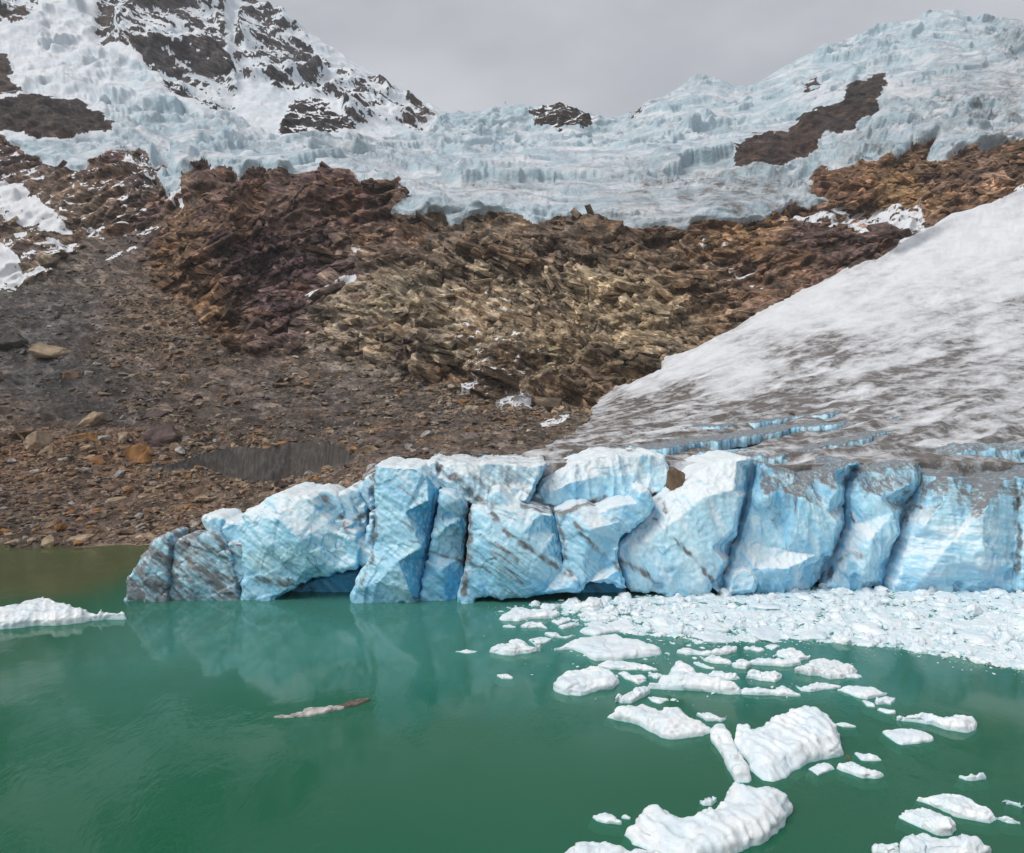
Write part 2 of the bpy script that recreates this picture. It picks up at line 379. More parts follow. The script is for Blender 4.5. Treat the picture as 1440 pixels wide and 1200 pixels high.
# heavy smoothing of the displacement direction so that folds do not tear
for _ in range(6):
    N[1:-1] = (N[:-2]+N[1:-1]+N[2:])/3; N[:, 1:-1] = (N[:, :-2]+N[:, 1:-1]+N[:, 2:])/3
N /= np.linalg.norm(N, axis=-1, keepdims=True)+1e-9
fp = P.reshape(-1, 3); fx, fy = PX.ravel(), PY.ravel(); fn = N.reshape(-1, 3); fY = fp[:, 1]
ROWI = np.repeat(np.arange(NR), NC)
print('grid', NR, NC, time.time()-T0)
# ---- regions (polygons of the ground, edges roughened by noise)
pxm = fY/F                                   # metres per image pixel here
w1 = fbm(fp, np.array([30., 60, 30]), 4, .6, 31)*7; w2 = fbm(fp, np.array([30., 60, 30]), 4, .6, 41)*6
near = np.clip(300/np.maximum(fY, 1), .25, 1.0)
wx, wy = fx + w1*np.where(fY > 330, 1, near), fy + w2*np.where(fY > 330, 1, near)
LIP = [(-420,190),(0,192),(30,208),(60,230),(110,242),(135,222),(170,215),(208,220),(220,245),(236,279),(258,274),(260,245),(280,234),(325,240),(335,250),(350,244),(420,238),(493,235),(500,250),(553,262),(578,280),(552,300),(590,303),(620,305),(632,316),(660,308),(690,303),(740,305),(760,312),(800,305),(850,305),(880,315),(930,320),(965,325),(985,310),(1050,308),(1100,300),(1150,294),(1168,286),(1136,270),(1142,246),(1185,232),(1215,228),(1260,226),(1312,200),(1306,232),(1330,228),(1380,214),(1440,203),(1800,110)]
ice = inpoly(wx, wy, LIP+[(1900,-600),(-500,-600)])
NUN = [[(0,142),(30,132),(80,135),(110,140),(140,160),(165,175),(150,184),(100,192),(60,198),(30,190),(-60,182),(-60,150)],
       [(388,190),(398,165),(415,140),(450,145),(475,160),(503,176),(470,187),(430,193)],
       [(738,160),(770,150),(795,145),(820,152),(840,168),(812,180),(785,188),(765,172)],
       [(1026,235),(1033,210),(1060,190),(1085,185),(1110,183),(1120,165),(1150,150),(1185,140),(1190,124),(1215,113),(1244,102),(1246,120),(1236,130),(1236,160),(1210,176),(1182,186),(1165,180),(1142,212),(1110,231),(1068,234)],
       [(1126,128),(1148,110),(1150,122),(1135,132)],[(888,164),(905,154),(908,158),(892,168)],[(-60,60),(8,75),(14,110),(30,130),(-60,140)]]
nun = np.zeros(len(fx), bool)
for q in NUN: nun |= inpoly(wx, wy, q)
MIXR = [[(128,50),(135,10),(150,-60),(330,-90),(315,15),(318,70),(325,100),(334,140),(325,157),(295,157),(270,137),(240,122),(225,97),(200,82),(165,67)],
        [(330,60),(345,-30),(400,20),(435,60),(470,95),(560,130),(610,163),(590,182),(540,168),(495,172),(470,140),(400,125),(360,125),(338,105)],
        [(0,-60),(60,-40),(40,30),(-60,40)]]
mixr = np.zeros(len(fx), bool)
for q in MIXR: mixr |= inpoly(wx, wy, q)
MTN = [(-420,-600),(640,-600),(628,158),(600,184),(500,192),(440,196),(385,193),(330,162),(285,160),(235,132),(205,90),(140,70),(110,60),(120,-60),(60,-60),(60,40),(30,130),(110,138),(170,176),(150,188),(60,200),(-420,195)]
SNOWEDGE = [(830,571),(850,555),(900,527),(960,492),(1000,469),(1050,436),(1100,411),(1150,391),(1195,374),(1240,356),(1300,321),(1350,299),(1440,266),(1800,130)]
GLA = [(480,900),(512,668),(524,652),(600,648),(660,643),(700,644),(735,640),(770,628),(800,610),(828,590)]+SNOWEDGE+[(1800,900)]
wgx, wgy = fx + w1*.5 + 3*perlin(fp, 5, 117), fy + w2*.5 + 2.5*perlin(fp, 4, 118)
gla = inpoly(wgx, wgy, GLA) & (ROWI < sum(ROWS[:3])+6)
SCREE = [(-420,380),(0,404),(60,398),(130,330),(205,330),(215,395),(260,430),(300,478),(350,500),(400,498),(440,478),(470,500),(520,512),(560,520),(600,530),(640,536),(690,575),(760,575),(830,590),(830,1000),(-420,1000)]
scree = inpoly(wx, wy, SCREE) & ~gla
LROCK = [(-420,190),(0,195),(60,235),(110,245),(140,220),(210,218),(238,278),(215,330),(205,330),(130,330),(60,398),(0,404),(-420,380)]
lrock = inpoly(wx, wy, LROCK) & ~ice
SNP = [[(-60,255),(0,258),(40,270),(80,300),(102,326),(70,330),(40,320),(0,302),(-60,290)],[(-60,330),(0,340),(30,370),(37,395),(15,410),(-60,415)],[(108,315),(130,318),(152,336),(130,330)],[(142,364),(192,347),(196,352),(162,366)],[(35,390),(60,378),(66,382),(45,394)],
       [(695,565),(710,558),(735,548),(738,560),(748,577),(722,586),(705,586),(694,574)],[(640,548),(655,532),(668,530),(670,548),(655,556)],
       [(985,366),(1010,368),(1040,380),(1045,390),(1015,378),(1000,372)],[(1060,402),(1075,406),(1082,412),(1070,410)],[(1095,315),(1150,300),(1190,290),(1215,296),(1170,322),(1120,312)],[(1180,318),(1230,296),(1290,300),(1310,318),(1250,325),(1200,322)],[(985,338),(1020,340),(1026,345),(990,345)],
       [(495,352),(508,345),(512,356),(502,362),(497,372)],[(420,418),(470,398),(496,386),(498,390),(450,410),(425,424)],[(845,602),(870,592),(890,588),(880,596),(860,606)],[(760,598),(795,585),(800,590),(770,604)],[(240,262),(262,270),(258,290),(236,286)],[(1290,262),(1300,258),(1296,290),(1288,300)]]
snp = np.zeros(len(fx), bool)
for q in SNP: snp |= inpoly(wx*.8+fx*.2, wy*.8+fy*.2, q)
lefthill = inpoly(fx, fy, MTN)
# ---- displacement
D = np.zeros(len(fx), np.float32)
def soft(mask, it=3):
    m = mask.reshape(NR, NC).astype(np.float32)
    for _ in range(it):
        m[1:-1] = (m[:-2]+2*m[1:-1]+m[2:])/4; m[:, 1:-1] = (m[:, :-2]+2*m[:, 1:-1]+m[:, 2:])/4
    return m.ravel()
def blur_(a, it):
    a = a.copy()
    for _ in range(it):
        a[1:-1] = (a[:-2]+2*a[1:-1]+a[2:])/4; a[:, 1:-1] = (a[:, :-2]+2*a[:, 1:-1]+a[:, 2:])/4
    return a
rockm = ~ice & ~scree & ~gla & ~pit_raw.ravel()
sub = lambda m: np.nonzero(m)[0]
HID = np.zeros(len(fx), np.float32)
# bedrock: tilted plates at three sizes over ridges
w = soft(rockm | nun, 4); i = sub(w > .01); q = fp[i].copy()
tl = math.radians(25); q2 = np.stack([q[:, 0]*math.cos(tl)+q[:, 2]*math.sin(tl), q[:, 1], -q[:, 0]*math.sin(tl)+q[:, 2]*math.cos(tl)], -1)
q2 += np.stack([fbm(q, 14, 2, .5, 3), fbm(q, 14, 2, .5, 4), fbm(q, 14, 2, .5, 5)], -1)*3
calm = np.interp(fx[i], [0, 430, 520, 960, 1060, 1440], [.8, .8, 1.1, 1.1, .7, .7])
s1, h1 = slabs(q2, (30., 18, 13), 11, 1.1); s2, h2 = slabs(q2, (12., 9, 4.6), 12, 1.2, .1); s3, h3 = slabs(q2, (4.6, 3.8, 1.8), 13, 1.2, .15)
# beds dipping to the right: every bed's lower edge stands out over the one below
dip = np.interp(fx[i], [0, 300, 480, 640, 800, 1000, 1440], [-.35, -.2, .15, .45, .5, .1, -.35])
cb = q[:, 2] + dip*q[:, 0] + 5.5*fbm(q, 34, 3, .55, 26) + 1.6*fbm(q, 8, 3, .6, 27)
def beds(T, sd): 
    u = cb/T + .35*perlin(q, T*2.5, sd); fr = u-np.floor(u); return (1-fr)*smooth(0, .10, fr)-.45
bw = .45+.55*smooth(-.35, .3, fbm(q, 45, 2, .5, 28))
D[i] += w[i]*(calm*(3.6*s1 + 1.5*s2 + .6*s3) + bw*calm*(6.5*beds(19., 28) + 3.6*beds(8.3, 29) + 1.5*beds(3.1, 30)) + 5.0*ridged(q, (40., 40, 75), 3, .45, 21) + .8*fbm(q, 7, 4, .62, 23))
HID[i] = .5*h2+.5*h3
# snowy mountain: gullies and ribs
w = soft(lefthill & ~nun, 6); i = sub(w > .01); q = fp[i]
gq = q*np.array([1, .6, .5])
r_ = slabs(q, (60., 60, 42), 51, 1.0)[0]; r2 = slabs(q, (22., 22, 16), 52, 1.1)[0]
mx = .35+.65*soft(mixr, 8)[i]
D[i] += w[i]*(20*ridged(gq, 120, 4, .5, 53)*mx + 7*r_*mx + 3.5*r2*mx + 1.8*fbm(q, 12, 3, .6, 55))
# icefall: seracs cut by crevasses lying across the flow
w = soft(ice & ~nun & ~lefthill, 4); i = sub(w > .01); q = fp[i]
wq = q + np.stack([fbm(q, 60, 3, .5, 61), fbm(q, 60, 3, .5, 62), fbm(q, 60, 3, .5, 63)], -1)*22
big = smooth(440, 620, fY[i])
an = math.radians(38); wr = np.stack([wq[:, 0]*math.cos(an)+wq[:, 1]*math.sin(an), -wq[:, 0]*math.sin(an)+wq[:, 1]*math.cos(an), wq[:, 2]], -1)
a1 = slabs(wq, (85., 120, 80), 64, 1.0)[0]; a2 = slabs(wr, (36., 50, 34), 65, 1.2, .10)[0]; a3 = slabs(wq, (14., 22, 14), 66, 1.1, .12)[0]
rg = ridged(wq, (95., 34, 34), 4, .5, 67); r2_ = ridged(wr, (60., 26, 26), 3, .5, 60)
rough_ = .30+.85*smooth(-.35, .25, fbm(q, 150, 3, .5, 59))
D[i] += w[i]*((.3+.7*big)*(9*a1 + 8*fbm(q, 110, 3, .5, 69) + rough_*(5.5*a2 + 6.0*rg + 4.0*r2_)) + rough_*(1.0+1.6*big)*a3 + rough_*(.8+.6*big)*slabs(wr, (6.5, 9, 6.5), 58, 1.1)[0] + .5*fbm(q, 6, 4, .6, 68))
BLUEI = np.zeros(len(fx), np.float32); BLUEI[i] = rg
# lip of the icefall stands proud of the rock
lipd = soft(ice & ~nun, 3)
D += lipd*np.where((fY > 425) & (fY < 640) & (fx > 200), 3.0, 0)
# scree and rubble
w = soft(scree, 4)*(.30+.70*smooth(0, 7, fp[:, 2])); i = sub(w > .01); q = fp[i]
D[i] += w[i]*(1.6*fbm(q, 26, 4, .55, 71) + .55*fbm(q, 4, 4, .62, 72) + .45*slabs(q, 2.6, 73, 1.0)[0]*smooth(380, 200, fY[i]))
rub = smooth(560, 620, fy[i])*smooth(560, 420, fx[i])
D[i] += w[i]*rub*(1.1*slabs(q, 5.0, 74, 1.0)[0] + .8*fbm(q, 9, 3, .5, 75))
# lower glacier: flow-parallel ridges, dirt cones, smooth snow above
w = soft(gla, 3)*smooth(0, 10, ROWI-ROWS[0]); i = sub(w > .001); q = fp[i]
sl = math.radians(30); fl = np.stack([(q[:, 0]*math.cos(sl)+q[:, 1]*math.sin(sl))/5.0, (-q[:, 0]*math.sin(sl)+q[:, 1]*math.cos(sl)), q[:, 2]], -1)
low = smooth(230, 150, fY[i])
D[i] += w[i]*(.9*fbm(q, 22, 3, .5, 81) + .55*fbm(fl, 5, 4, .6, 82) + .18*fbm(q, 1.6, 3, .6, 83) + low*(.9*ridged(fl, 7, 3, .5, 84)))
# stepped crevasse scarps of the dirty ice: traced edges where the surface drops towards the lake
SCARPS = []
sc_blue = np.zeros(len(fx), np.float32)
gi = sub(gla & (ROWI >= ROWS[0]) & (fY < 260))
PYm = PY
for line, hpx, amp in SCARPS:
    l = np.asarray(line, float)
    for c in np.nonzero((px > l[0, 0]) & (px < l[-1, 0]))[0]:
        x = px[c]; pr = min(x-l[0, 0], l[-1, 0]-x)/26.0
        if pr <= 0: continue
        n1 = float(perlin(np.array([[x, hpx*7, 0.]]), 9, 91)[0]); n2 = float(perlin(np.array([[x, hpx*7, 5.]]), 31, 92)[0]); n3 = float(perlin(np.array([[x, hpx*3, 9.]]), 14, 93)[0])
        ye = np.interp(x, l[:, 0], l[:, 1]) + n1*1.1 + n2*5
        hh = hpx*1.25*min(1, pr)*max(.3, .9+.8*n3)
        ry = PY[ROWS[0]:sum(ROWS[:3]), c]; m = np.nonzero((ry >= ye) & (ry <= ye+hh))[0]+ROWS[0]
        if len(m) == 0: continue
        o = m*NC+c; yb = np.interp(-ye, -PY[:NR0, c], YY[:, c])
        fp[o] = ray(np.full(len(m), x), PY[m, c], yb - (PY[m, c]-ye)*.06 + .5*float(perlin(np.array([[x, 0, hpx]]), 5.5, 94)[0])); D[o] *= .15
        sc_blue[o] = smooth(0, 1.5, PY[m, c]-ye)*np.clip(.95-(PY[m, c]-ye)/hh*.5+n1*.9, 0, 1)
vh = np.stack([-fp[:, 0]*.5, -fp[:, 1], 0*fp[:, 0]], -1); vh /= np.linalg.norm(vh, axis=-1, keepdims=True)
aa = (.55*soft(rockm | nun, 4) + .52*soft(ice & ~nun & ~lefthill, 4) + .45*soft(lefthill & ice & ~nun, 4))[:, None]
dn_ = fn*(1-aa)+vh*aa; dn_ /= np.linalg.norm(dn_, axis=-1, keepdims=True)
Dm = D.reshape(NR, NC).copy()
Dm[1:-1] = (Dm[:-2]+2*Dm[1:-1]+Dm[2:])/4; Dm[:, 1:-1] = (Dm[:, :-2]+2*Dm[:, 1:-1]+Dm[:, 2:])/4
D = Dm.ravel()
Di = Dm.ravel(); wi = soft(ice & ~nun & ~lefthill, 4); D = D*(1-wi)+Di*wi; bm_ = soft(ice & ~nun, 4); bm_ = (bm_ > .04) & (bm_ < .96); D = np.where(bm_, blur_(Dm, 6).ravel(), D); D[pit_raw.ravel()] *= .12
Pn = fp + dn_*D[:, None]
# silhouette of the summit serac blocks
Pn = Pn.reshape(NR, NC, 3)
du = np.gradient(Pn, axis=1); dv = np.gradient(Pn, axis=0)
NN = np.cross(du, dv); NN /= np.linalg.norm(NN, axis=-1, keepdims=True)+1e-9
NN *= np.sign((NN*N).sum(-1, keepdims=True)); nz = NN[..., 2].ravel()
def blur(a, it):
    a = a.reshape(NR, NC).copy()
    for _ in range(it):
        a[1:-1] = (a[:-2]+2*a[1:-1]+a[2:])/4; a[:, 1:-1] = (a[:, :-2]+2*a[:, 1:-1]+a[:, 2:])/4
    return a.ravel()
nzs = blur(nz, 1)
fq = Pn.reshape(-1, 3)
print('displaced', time.time()-T0)
# ---- cover: r snow/ice instead of rock, g bare blue ice, b dirt
snow = np.zeros(len(fx), np.float32)
icem = ice & ~nun
snow[icem] = 1
# mixed rock and snow on the steep face: snow stays where it is less steep
mi = sub((mixr & ice & lefthill))
qm = fq[mi]; am = math.radians(40); qd = np.stack([(qm[:, 0]*math.cos(am)-qm[:, 2]*math.sin(am))/2.6, qm[:, 1]/2, qm[:, 0]*math.sin(am)+qm[:, 2]*math.cos(am)], -1)
bias = np.interp(fx[mi], [100, 200, 330, 345, 420, 520, 620], [.0, .06, .04, -.10, -.10, -.06, -.04])
th = .55*nzs[mi] + .30*fbm(qm, 60, 3, .55, 100) + .30*fbm(qd, 16, 4, .65, 101) + .22*fbm(qm, 6, 3, .65, 102) - bias
snow[mi] = smooth(.30, .40, th)
ni = sub(nun & ice); snow[ni] = smooth(.72, .82, nzs[ni] + .25*fbm(fq[ni], 9, 3, .6, 103) - .06)*np.where(fx[ni] < 300, .25, np.where(fx[ni] < 900, 1, .35))
# dusting on ledges: central gully and left rocks
ri = sub(rockm)
amt = (.9*np.exp(-(((fx[ri]-690)/60)**2+((fy[ri]-490)/75)**2)) + .55*np.exp(-(((fx[ri]-1030)/60)**2+((fy[ri]-385)/30)**2)) + .8*lrock[ri] + .3*np.exp(-(((fx[ri]-1180)/130)**2+((fy[ri]-300)/25)**2)))
v = nzs[ri]*.9 + .5*fbm(fq[ri], 7, 4, .65, 104) + .34*amt
snow[ri] = smooth(1.02, 1.12, v)*np.clip(amt*2.2, 0, 1)
si_ = sub(soft(snp & ~gla, 1) > .3); snow[si_] = np.maximum(snow[si_], smooth(-.34, -.12, .6*(fx[si_] < 112) +  fbm(fq[si_], 7, 5, .65, 116) + .25*(nzs[si_]-.5)))
snow[gla] = 1
blue = np.zeros(len(fx), np.float32)
ii = sub(icem & ~lefthill)
blue[ii] = np.clip(smooth(.80, .35, nzs[ii])*.85 + .25*smooth(0, .4, -BLUEI[ii]) + .45*fbm(fq[ii], 45, 3, .5, 105) + .02, 0, 1)
li = sub(icem & lefthill); blue[li] = np.clip(.35*smooth(.6, .3, nzs[li])+.25*fbm(fq[li], 60, 3, .5, 106), 0, .6)
blue[sub(gla)] = np.clip(sc_blue[gla]*1.3, 0, 1)
up_ = np.clip(1-smooth(260, 120, fx)*smooth(190, 130, fy)*.7, 0, 1); blue *= up_
# dirt
dirt = np.zeros(len(fx), np.float32)
DCP = np.array([(900,545,.12),(850,562,.3),(960,560,.9),(900,575,1),(800,620,1),(760,635,.95),(700,645,.85),(1000,565,.75),(1030,540,.2),(1060,530,.05),(1010,550,.15),(1100,520,.25),(1120,515,.75),(1170,505,.85),(1080,560,.9),(1150,560,.8),(1200,525,.25),(1250,500,.35),(1240,540,.7),(1300,560,.6),(1200,600,.8),(1100,610,.85),(1000,600,.8),(1100,640,.95),(1200,630,.95),(1300,600,.6),(1380,580,.55),(1420,540,.35),(1430,600,.65),(1380,640,.9),(1440,640,.9),(1300,640,.85),(1400,470,.2),(1300,460,.25),(1260,440,.12),(1360,500,.45),(1200,450,.1),(1100,450,.06),(1000,500,.06),(1150,420,.05),(1300,380,.06),(1400,330,.05),(1420,400,.1),(1440,430,.5),(1340,440,.35),(1350,350,.05),(940,520,.08),(1600,500,.4),(1600,300,.1),(1000,640,.8),(900,640,.85)])
g = sub(gla); acc = np.zeros(len(g)); ws = np.zeros(len(g))
for x, y, v in DCP:
    ww = 1/((((fx[g]-x)*.6)**2+(fy[g]-y)**2)**1.5+200); acc += ww*v; ws += ww
dv_ = acc/ws
fl2 = np.stack([(fq[g, 0]*math.cos(sl)+fq[g, 1]*math.sin(sl))/13.0, (-fq[g, 0]*math.sin(sl)+fq[g, 1]*math.cos(sl)), fq[g, 2]], -1)
dv_ = np.clip(dv_*1.35, 0, 1.15)
dirt[g] = np.clip(dv_*(1+.95*fbm(fl2, 7, 5, .62, 107)) + .25*dv_*fbm(fq[g], 3, 4, .6, 108), 0, 1)*(1-np.clip(sc_blue[g]*1.2, 0, .85))
# grey debris on the icefall tongues
for x, y, sx, sy, a in [(1000,275,110,28,.75),(930,300,60,14,.6),(700,272,60,8,.5),(640,302,40,6,.5),(1400,150,80,50,.6),(1430,70,30,40,.5),(1330,170,60,40,.4),(1200,210,50,25,.35),(1060,255,60,18,.4),(520,210,60,12,.25),(1180,262,30,30,.5)]:
    b = a*np.exp(-.5*(((fx-x)/sx)**2+((fy-y)/sy)**2)); dirt = np.where(icem & ~lefthill, np.maximum(dirt, b), dirt)
di = sub(icem & ~lefthill)
dirt[di] = np.clip(dirt[di]*(.75+.9*fbm(fq[di], 14, 4, .6, 109)) + .22*smooth(.1, .6, fbm(fq[di], 22, 4, .6, 110)), 0, .9)
dirt[snp & ~gla] = np.maximum(dirt[snp & ~gla], .06)
edge = soft(ice & ~nun, 5); e = sub(icem & (edge < .72) & (fY < 620)); dirt[e] = np.maximum(dirt[e], .75*smooth(-.3, .3, perlin(fq[e], 6, 111)))
# ---- tint of rock by place
TCP = np.array([(60,530,.044,.041,.038),(150,585,.046,.040,.036),(80,440,.055,.048,.043),(20,470,.05,.045,.042),(350,560,.064,.046,.036),(450,585,.066,.050,.040),(600,560,.075,.055,.042),(700,600,.072,.051,.036),(60,650,.105,.056,.028),(160,640,.11,.056,.026),(250,700,.125,.075,.042),(100,725,.088,.054,.036),(430,695,.13,.082,.05),(560,625,.07,.046,.034),(20,760,.06,.045,.035),(300,630,.07,.045,.03),(250,440,.10,.062,.035),(300,455,.105,.065,.036),(350,450,.075,.05,.038),
    (260,330,.11,.068,.040),(240,380,.09,.058,.036),(350,370,.062,.040,.038),(430,400,.066,.041,.041),(380,440,.06,.038,.038),(420,300,.085,.053,.040),(480,270,.095,.056,.040),(320,270,.10,.063,.045),(560,330,.09,.060,.043),(620,340,.085,.065,.046),(700,340,.105,.078,.052),(720,420,.25,.205,.14),(550,420,.24,.20,.135),(480,440,.18,.148,.105),(850,420,.25,.20,.13),(900,460,.24,.19,.12),(780,340,.09,.065,.046),(880,340,.085,.06,.04),(960,400,.13,.09,.055),(1050,330,.145,.09,.048),(1080,390,.095,.06,.04),(1240,335,.062,.042,.037),(1150,340,.07,.045,.038),(1200,260,.12,.068,.038),(1350,260,.105,.066,.042),(1250,272,.17,.105,.05),(1160,250,.09,.05,.03),(640,480,.21,.17,.115),(780,500,.19,.145,.09),(820,545,.10,.072,.045),(700,540,.10,.075,.052),(600,510,.09,.07,.048),
    (120,280,.125,.09,.062),(60,350,.13,.10,.07),(190,260,.085,.062,.05),(30,220,.075,.055,.046),(140,250,.09,.06,.045),(80,165,.056,.043,.041),(250,60,.05,.043,.042),(450,170,.045,.038,.038),(400,80,.05,.045,.045),(790,165,.05,.038,.03),(1080,210,.062,.040,.032),(1190,150,.045,.033,.029),(200,340,.075,.055,.045),(1500,240,.1,.065,.04)])
tint = np.zeros((len(fx), 3), np.float32); ws = np.zeros(len(fx), np.float32)
jx, jy = fx + w1*1.6, fy + w2*1.6
for t in TCP:
    ww = (1/((((jx-t[0])*.8)**2+(jy-t[1])**2)**1.6+300)).astype(np.float32); tint += ww[:, None]*t[2:].astype(np.float32); ws += ww
tint /= ws[:, None]
sg = np.where(scree, 1.0, 0)[:, None]; lum = tint.mean(1, keepdims=True); tint = tint*(1-sg*.30) + lum*sg*.30; tint = tint*(1+sg*.28)
tint *= np.where(rockm | nun, .70+1.0*HID, 1)[:, None]*np.where(rockm, 1.15, 1)[:, None]
# purple and rust patches in the bedrock
v = smooth(.1, .5, fbm(fq, 30, 3, .55, 112))*np.where(rockm & (fx < 620), 1, .25)*np.where(scree, .4, 1)
tint = tint*(1-v[:, None]*.5) + v[:, None]*.5*np.array([.062, .036, .042], np.float32)
v = smooth(.22, .6, fbm(fq, 18, 3, .55, 113))*np.where(icem | gla, 0, np.where(scree & (fy < 600), .15, .42))
tint = tint*(1-v[:, None]) + v[:, None]*np.array([.16, .085, .036], np.float32)
pf = pit_raw.ravel()
tint[pf] = np.array([.105, .092, .083])*(1+.5*fbm(fq[pf]*np.array([1, 1, .12]), 2.0, 3, .6, 114))[:, None]
gt = np.interp(fx[gla], [700, 950, 1150, 1440], [0, .35, .9, 1])[:, None]
tint[gla] = np.array([.105, .083, .066])*(1-gt) + np.array([.150, .138, .131])*gt
im_ = icem | (snp & ~gla); tint[im_] = np.where(snow[im_, None] > .9, np.array([.17, .16, .155]), tint[im_])
tint = np.where(rockm[:, None], tint*np.array([1.0, .985, 1.0]), tint)
tint[nun] *= .52
tint = np.clip(tint, .008, .6)
cover = np.stack([snow, blue, dirt], -1)
strata = np.where(rockm, np.clip(.5+fbm(fq*np.array([1, 1, .3]), 20, 2, .5, 115), 0, 1), 0) + pf
extra = np.stack([np.zeros(len(fx)), np.clip(strata, 0, 1), np.where(icem & ~lefthill, up_, np.where(icem, .45, 0))], -1)
# ---- split the faces by what the ground is there
cls = np.full(len(fx), 1, np.int8)                # 1 rock wall
cls[scree] = 0
cls[icem & ~lefthill] = 2
cls[(lefthill | nun) & ice] = 3
cls[lefthill & ~ice & (fY > 800)] = 3
cls[gla] = 4
cls[pf] = 5
ID = np.arange(NR*NC).reshape(NR, NC)
Q = np.stack([ID[:-1, :-1], ID[:-1, 1:], ID[1:, 1:], ID[1:, :-1]], -1).reshape(-1, 4)
qc = cls[Q[:, 3]]
def terrain_part(c):
    f = Q[qc == c]; u, inv = np.unique(f, return_inverse=True)
    return fq[u], inv.reshape(-1, 4), {'tint': tint[u], 'cover': cover[u], 'extra': extra[u]}
def tlink(name, c, mat=None, **kw):
    V, Fc, A = terrain_part(c); return link(name, mesh_np(name, V, Fc, mat or M_TER, A), **kw)
tlink('scree_slope', 0, kind='structure')
tlink('rocky_hillside', 1, kind='structure')
tlink('hanging_glacier', 2, label='pale blue crevassed hanging glacier spilling down over the brown rock wall', cat='glacier')
tlink('mountain', 3, kind='structure')
tlink('ice_wall', 5, M_BANK, label='dark grey streaked ice wall exposed in a hollow of the brown rubble', cat='ice wall')
glacier = bpy.data.objects.new('glacier', None); COL.objects.link(glacier); glacier.location = (0, 130, 0)
glacier['label'] = 'glacier tongue with a tall blue ice cliff standing in the green lake'; glacier['category'] = 'glacier'
def gpart(name, me, label=None):
    o = link(name, me, glacier, label); o.location = (0, -130, 0); return o
V, Fc, A = terrain_part(4); gpart('snow_covered_ice', mesh_np('snow_covered_ice', V, Fc, M_TER, A))
print('terrain', time.time()-T0)

# ------------------------------------------------------------------ the ice cliff: seracs of the glacier tongue
DG = bpy.context.evaluated_depsgraph_get
def remeshed(V, Fcs, voxel, smooth_it=0):
    me = bpy.data.meshes.new('rough'); me.from_pydata([tuple(v) for v in V], [], [tuple(f) for f in Fcs]); me.update()
    bm = bmesh.new(); bm.from_mesh(me); bmesh.ops.recalc_face_normals(bm, faces=bm.faces); bm.to_mesh(me); bm.free()
    o = bpy.data.objects.new('rough', me); COL.objects.link(o)
    r = o.modifiers.new('r', 'REMESH'); r.mode = 'VOXEL'; r.voxel_size = voxel
    if smooth_it:
        s = o.modifiers.new('s', 'SMOOTH'); s.factor = .5; s.iterations = smooth_it
    dg = DG(); dg.update(); out = bpy.data.meshes.new_from_object(o.evaluated_get(dg))
    bpy.data.objects.remove(o); bpy.data.meshes.remove(me)
    for p in out.polygons: p.use_smooth = True
    return out
def jag(poly, step, amp, seed):
    """Split long edges of a traced outline and roughen them."""
    r = random.Random(seed); out = []
    n = len(poly)
    for i in range(n):
        a, b = poly[i], poly[(i+1) % n]
        L = math.hypot(b[0]-a[0], b[1]-a[1]); k = max(1, int(L/step))
        for j in range(k):
            t = j/k; jx = jy = 0
            if j: jx, jy = r.uniform(-amp, amp), r.uniform(-amp, amp)
            out.append((a[0]+(b[0]-a[0])*t+jx, a[1]+(b[1]-a[1])*t+jy, a[2]+(b[2]-a[2])*t))
    return out
def inset(poly, d):
    """Offset a polygon inwards by d along the vertex normals."""
    n = len(poly); A = sum(poly[i][0]*poly[(i+1) % n][1]-poly[(i+1) % n][0]*poly[i][1] for i in range(n))
    s = 1 if A > 0 else -1; out = []
    for i in range(n):
        a, b, c = poly[i-1], poly[i], poly[(i+1) % n]
        t = Vector((c[0]-a[0], c[1]-a[1])); L = t.length or 1
        out.append((b[0]-s*t.y/L*d, b[1]+s*t.x/L*d, b[2]))
    return out
FACE = {}
def cdt_front(outer, inner, extra):
    pts = [Vector((p[0], p[1])) for p in outer]; n = len(pts)
    dep = [(p[2], True) for p in outer] + [(p[2], False) for p in inner] + [(p[2], False) for p in extra]
    pts += [Vector((p[0], p[1])) for p in inner] + [Vector((p[0], p[1])) for p in extra]
    edges = [(i, (i+1) % n) for i in range(n)]
    vo, eo, fo, ov, oe, of = geometry.delaunay_2d_cdt(pts, edges, [], 2, 1e-4)
    dd = []
    for k, src in enumerate(ov):
        dd.append(dep[src[0]] if src else (0.0, False))
    return vo, fo, dd
def fill(poly):
    return [tuple(p) if len(p) == 3 else (p[0], p[1], 0.0) for p in poly]
DIRTL = []   # traced dirt bands on the cliff: (polyline, half width px, strength)
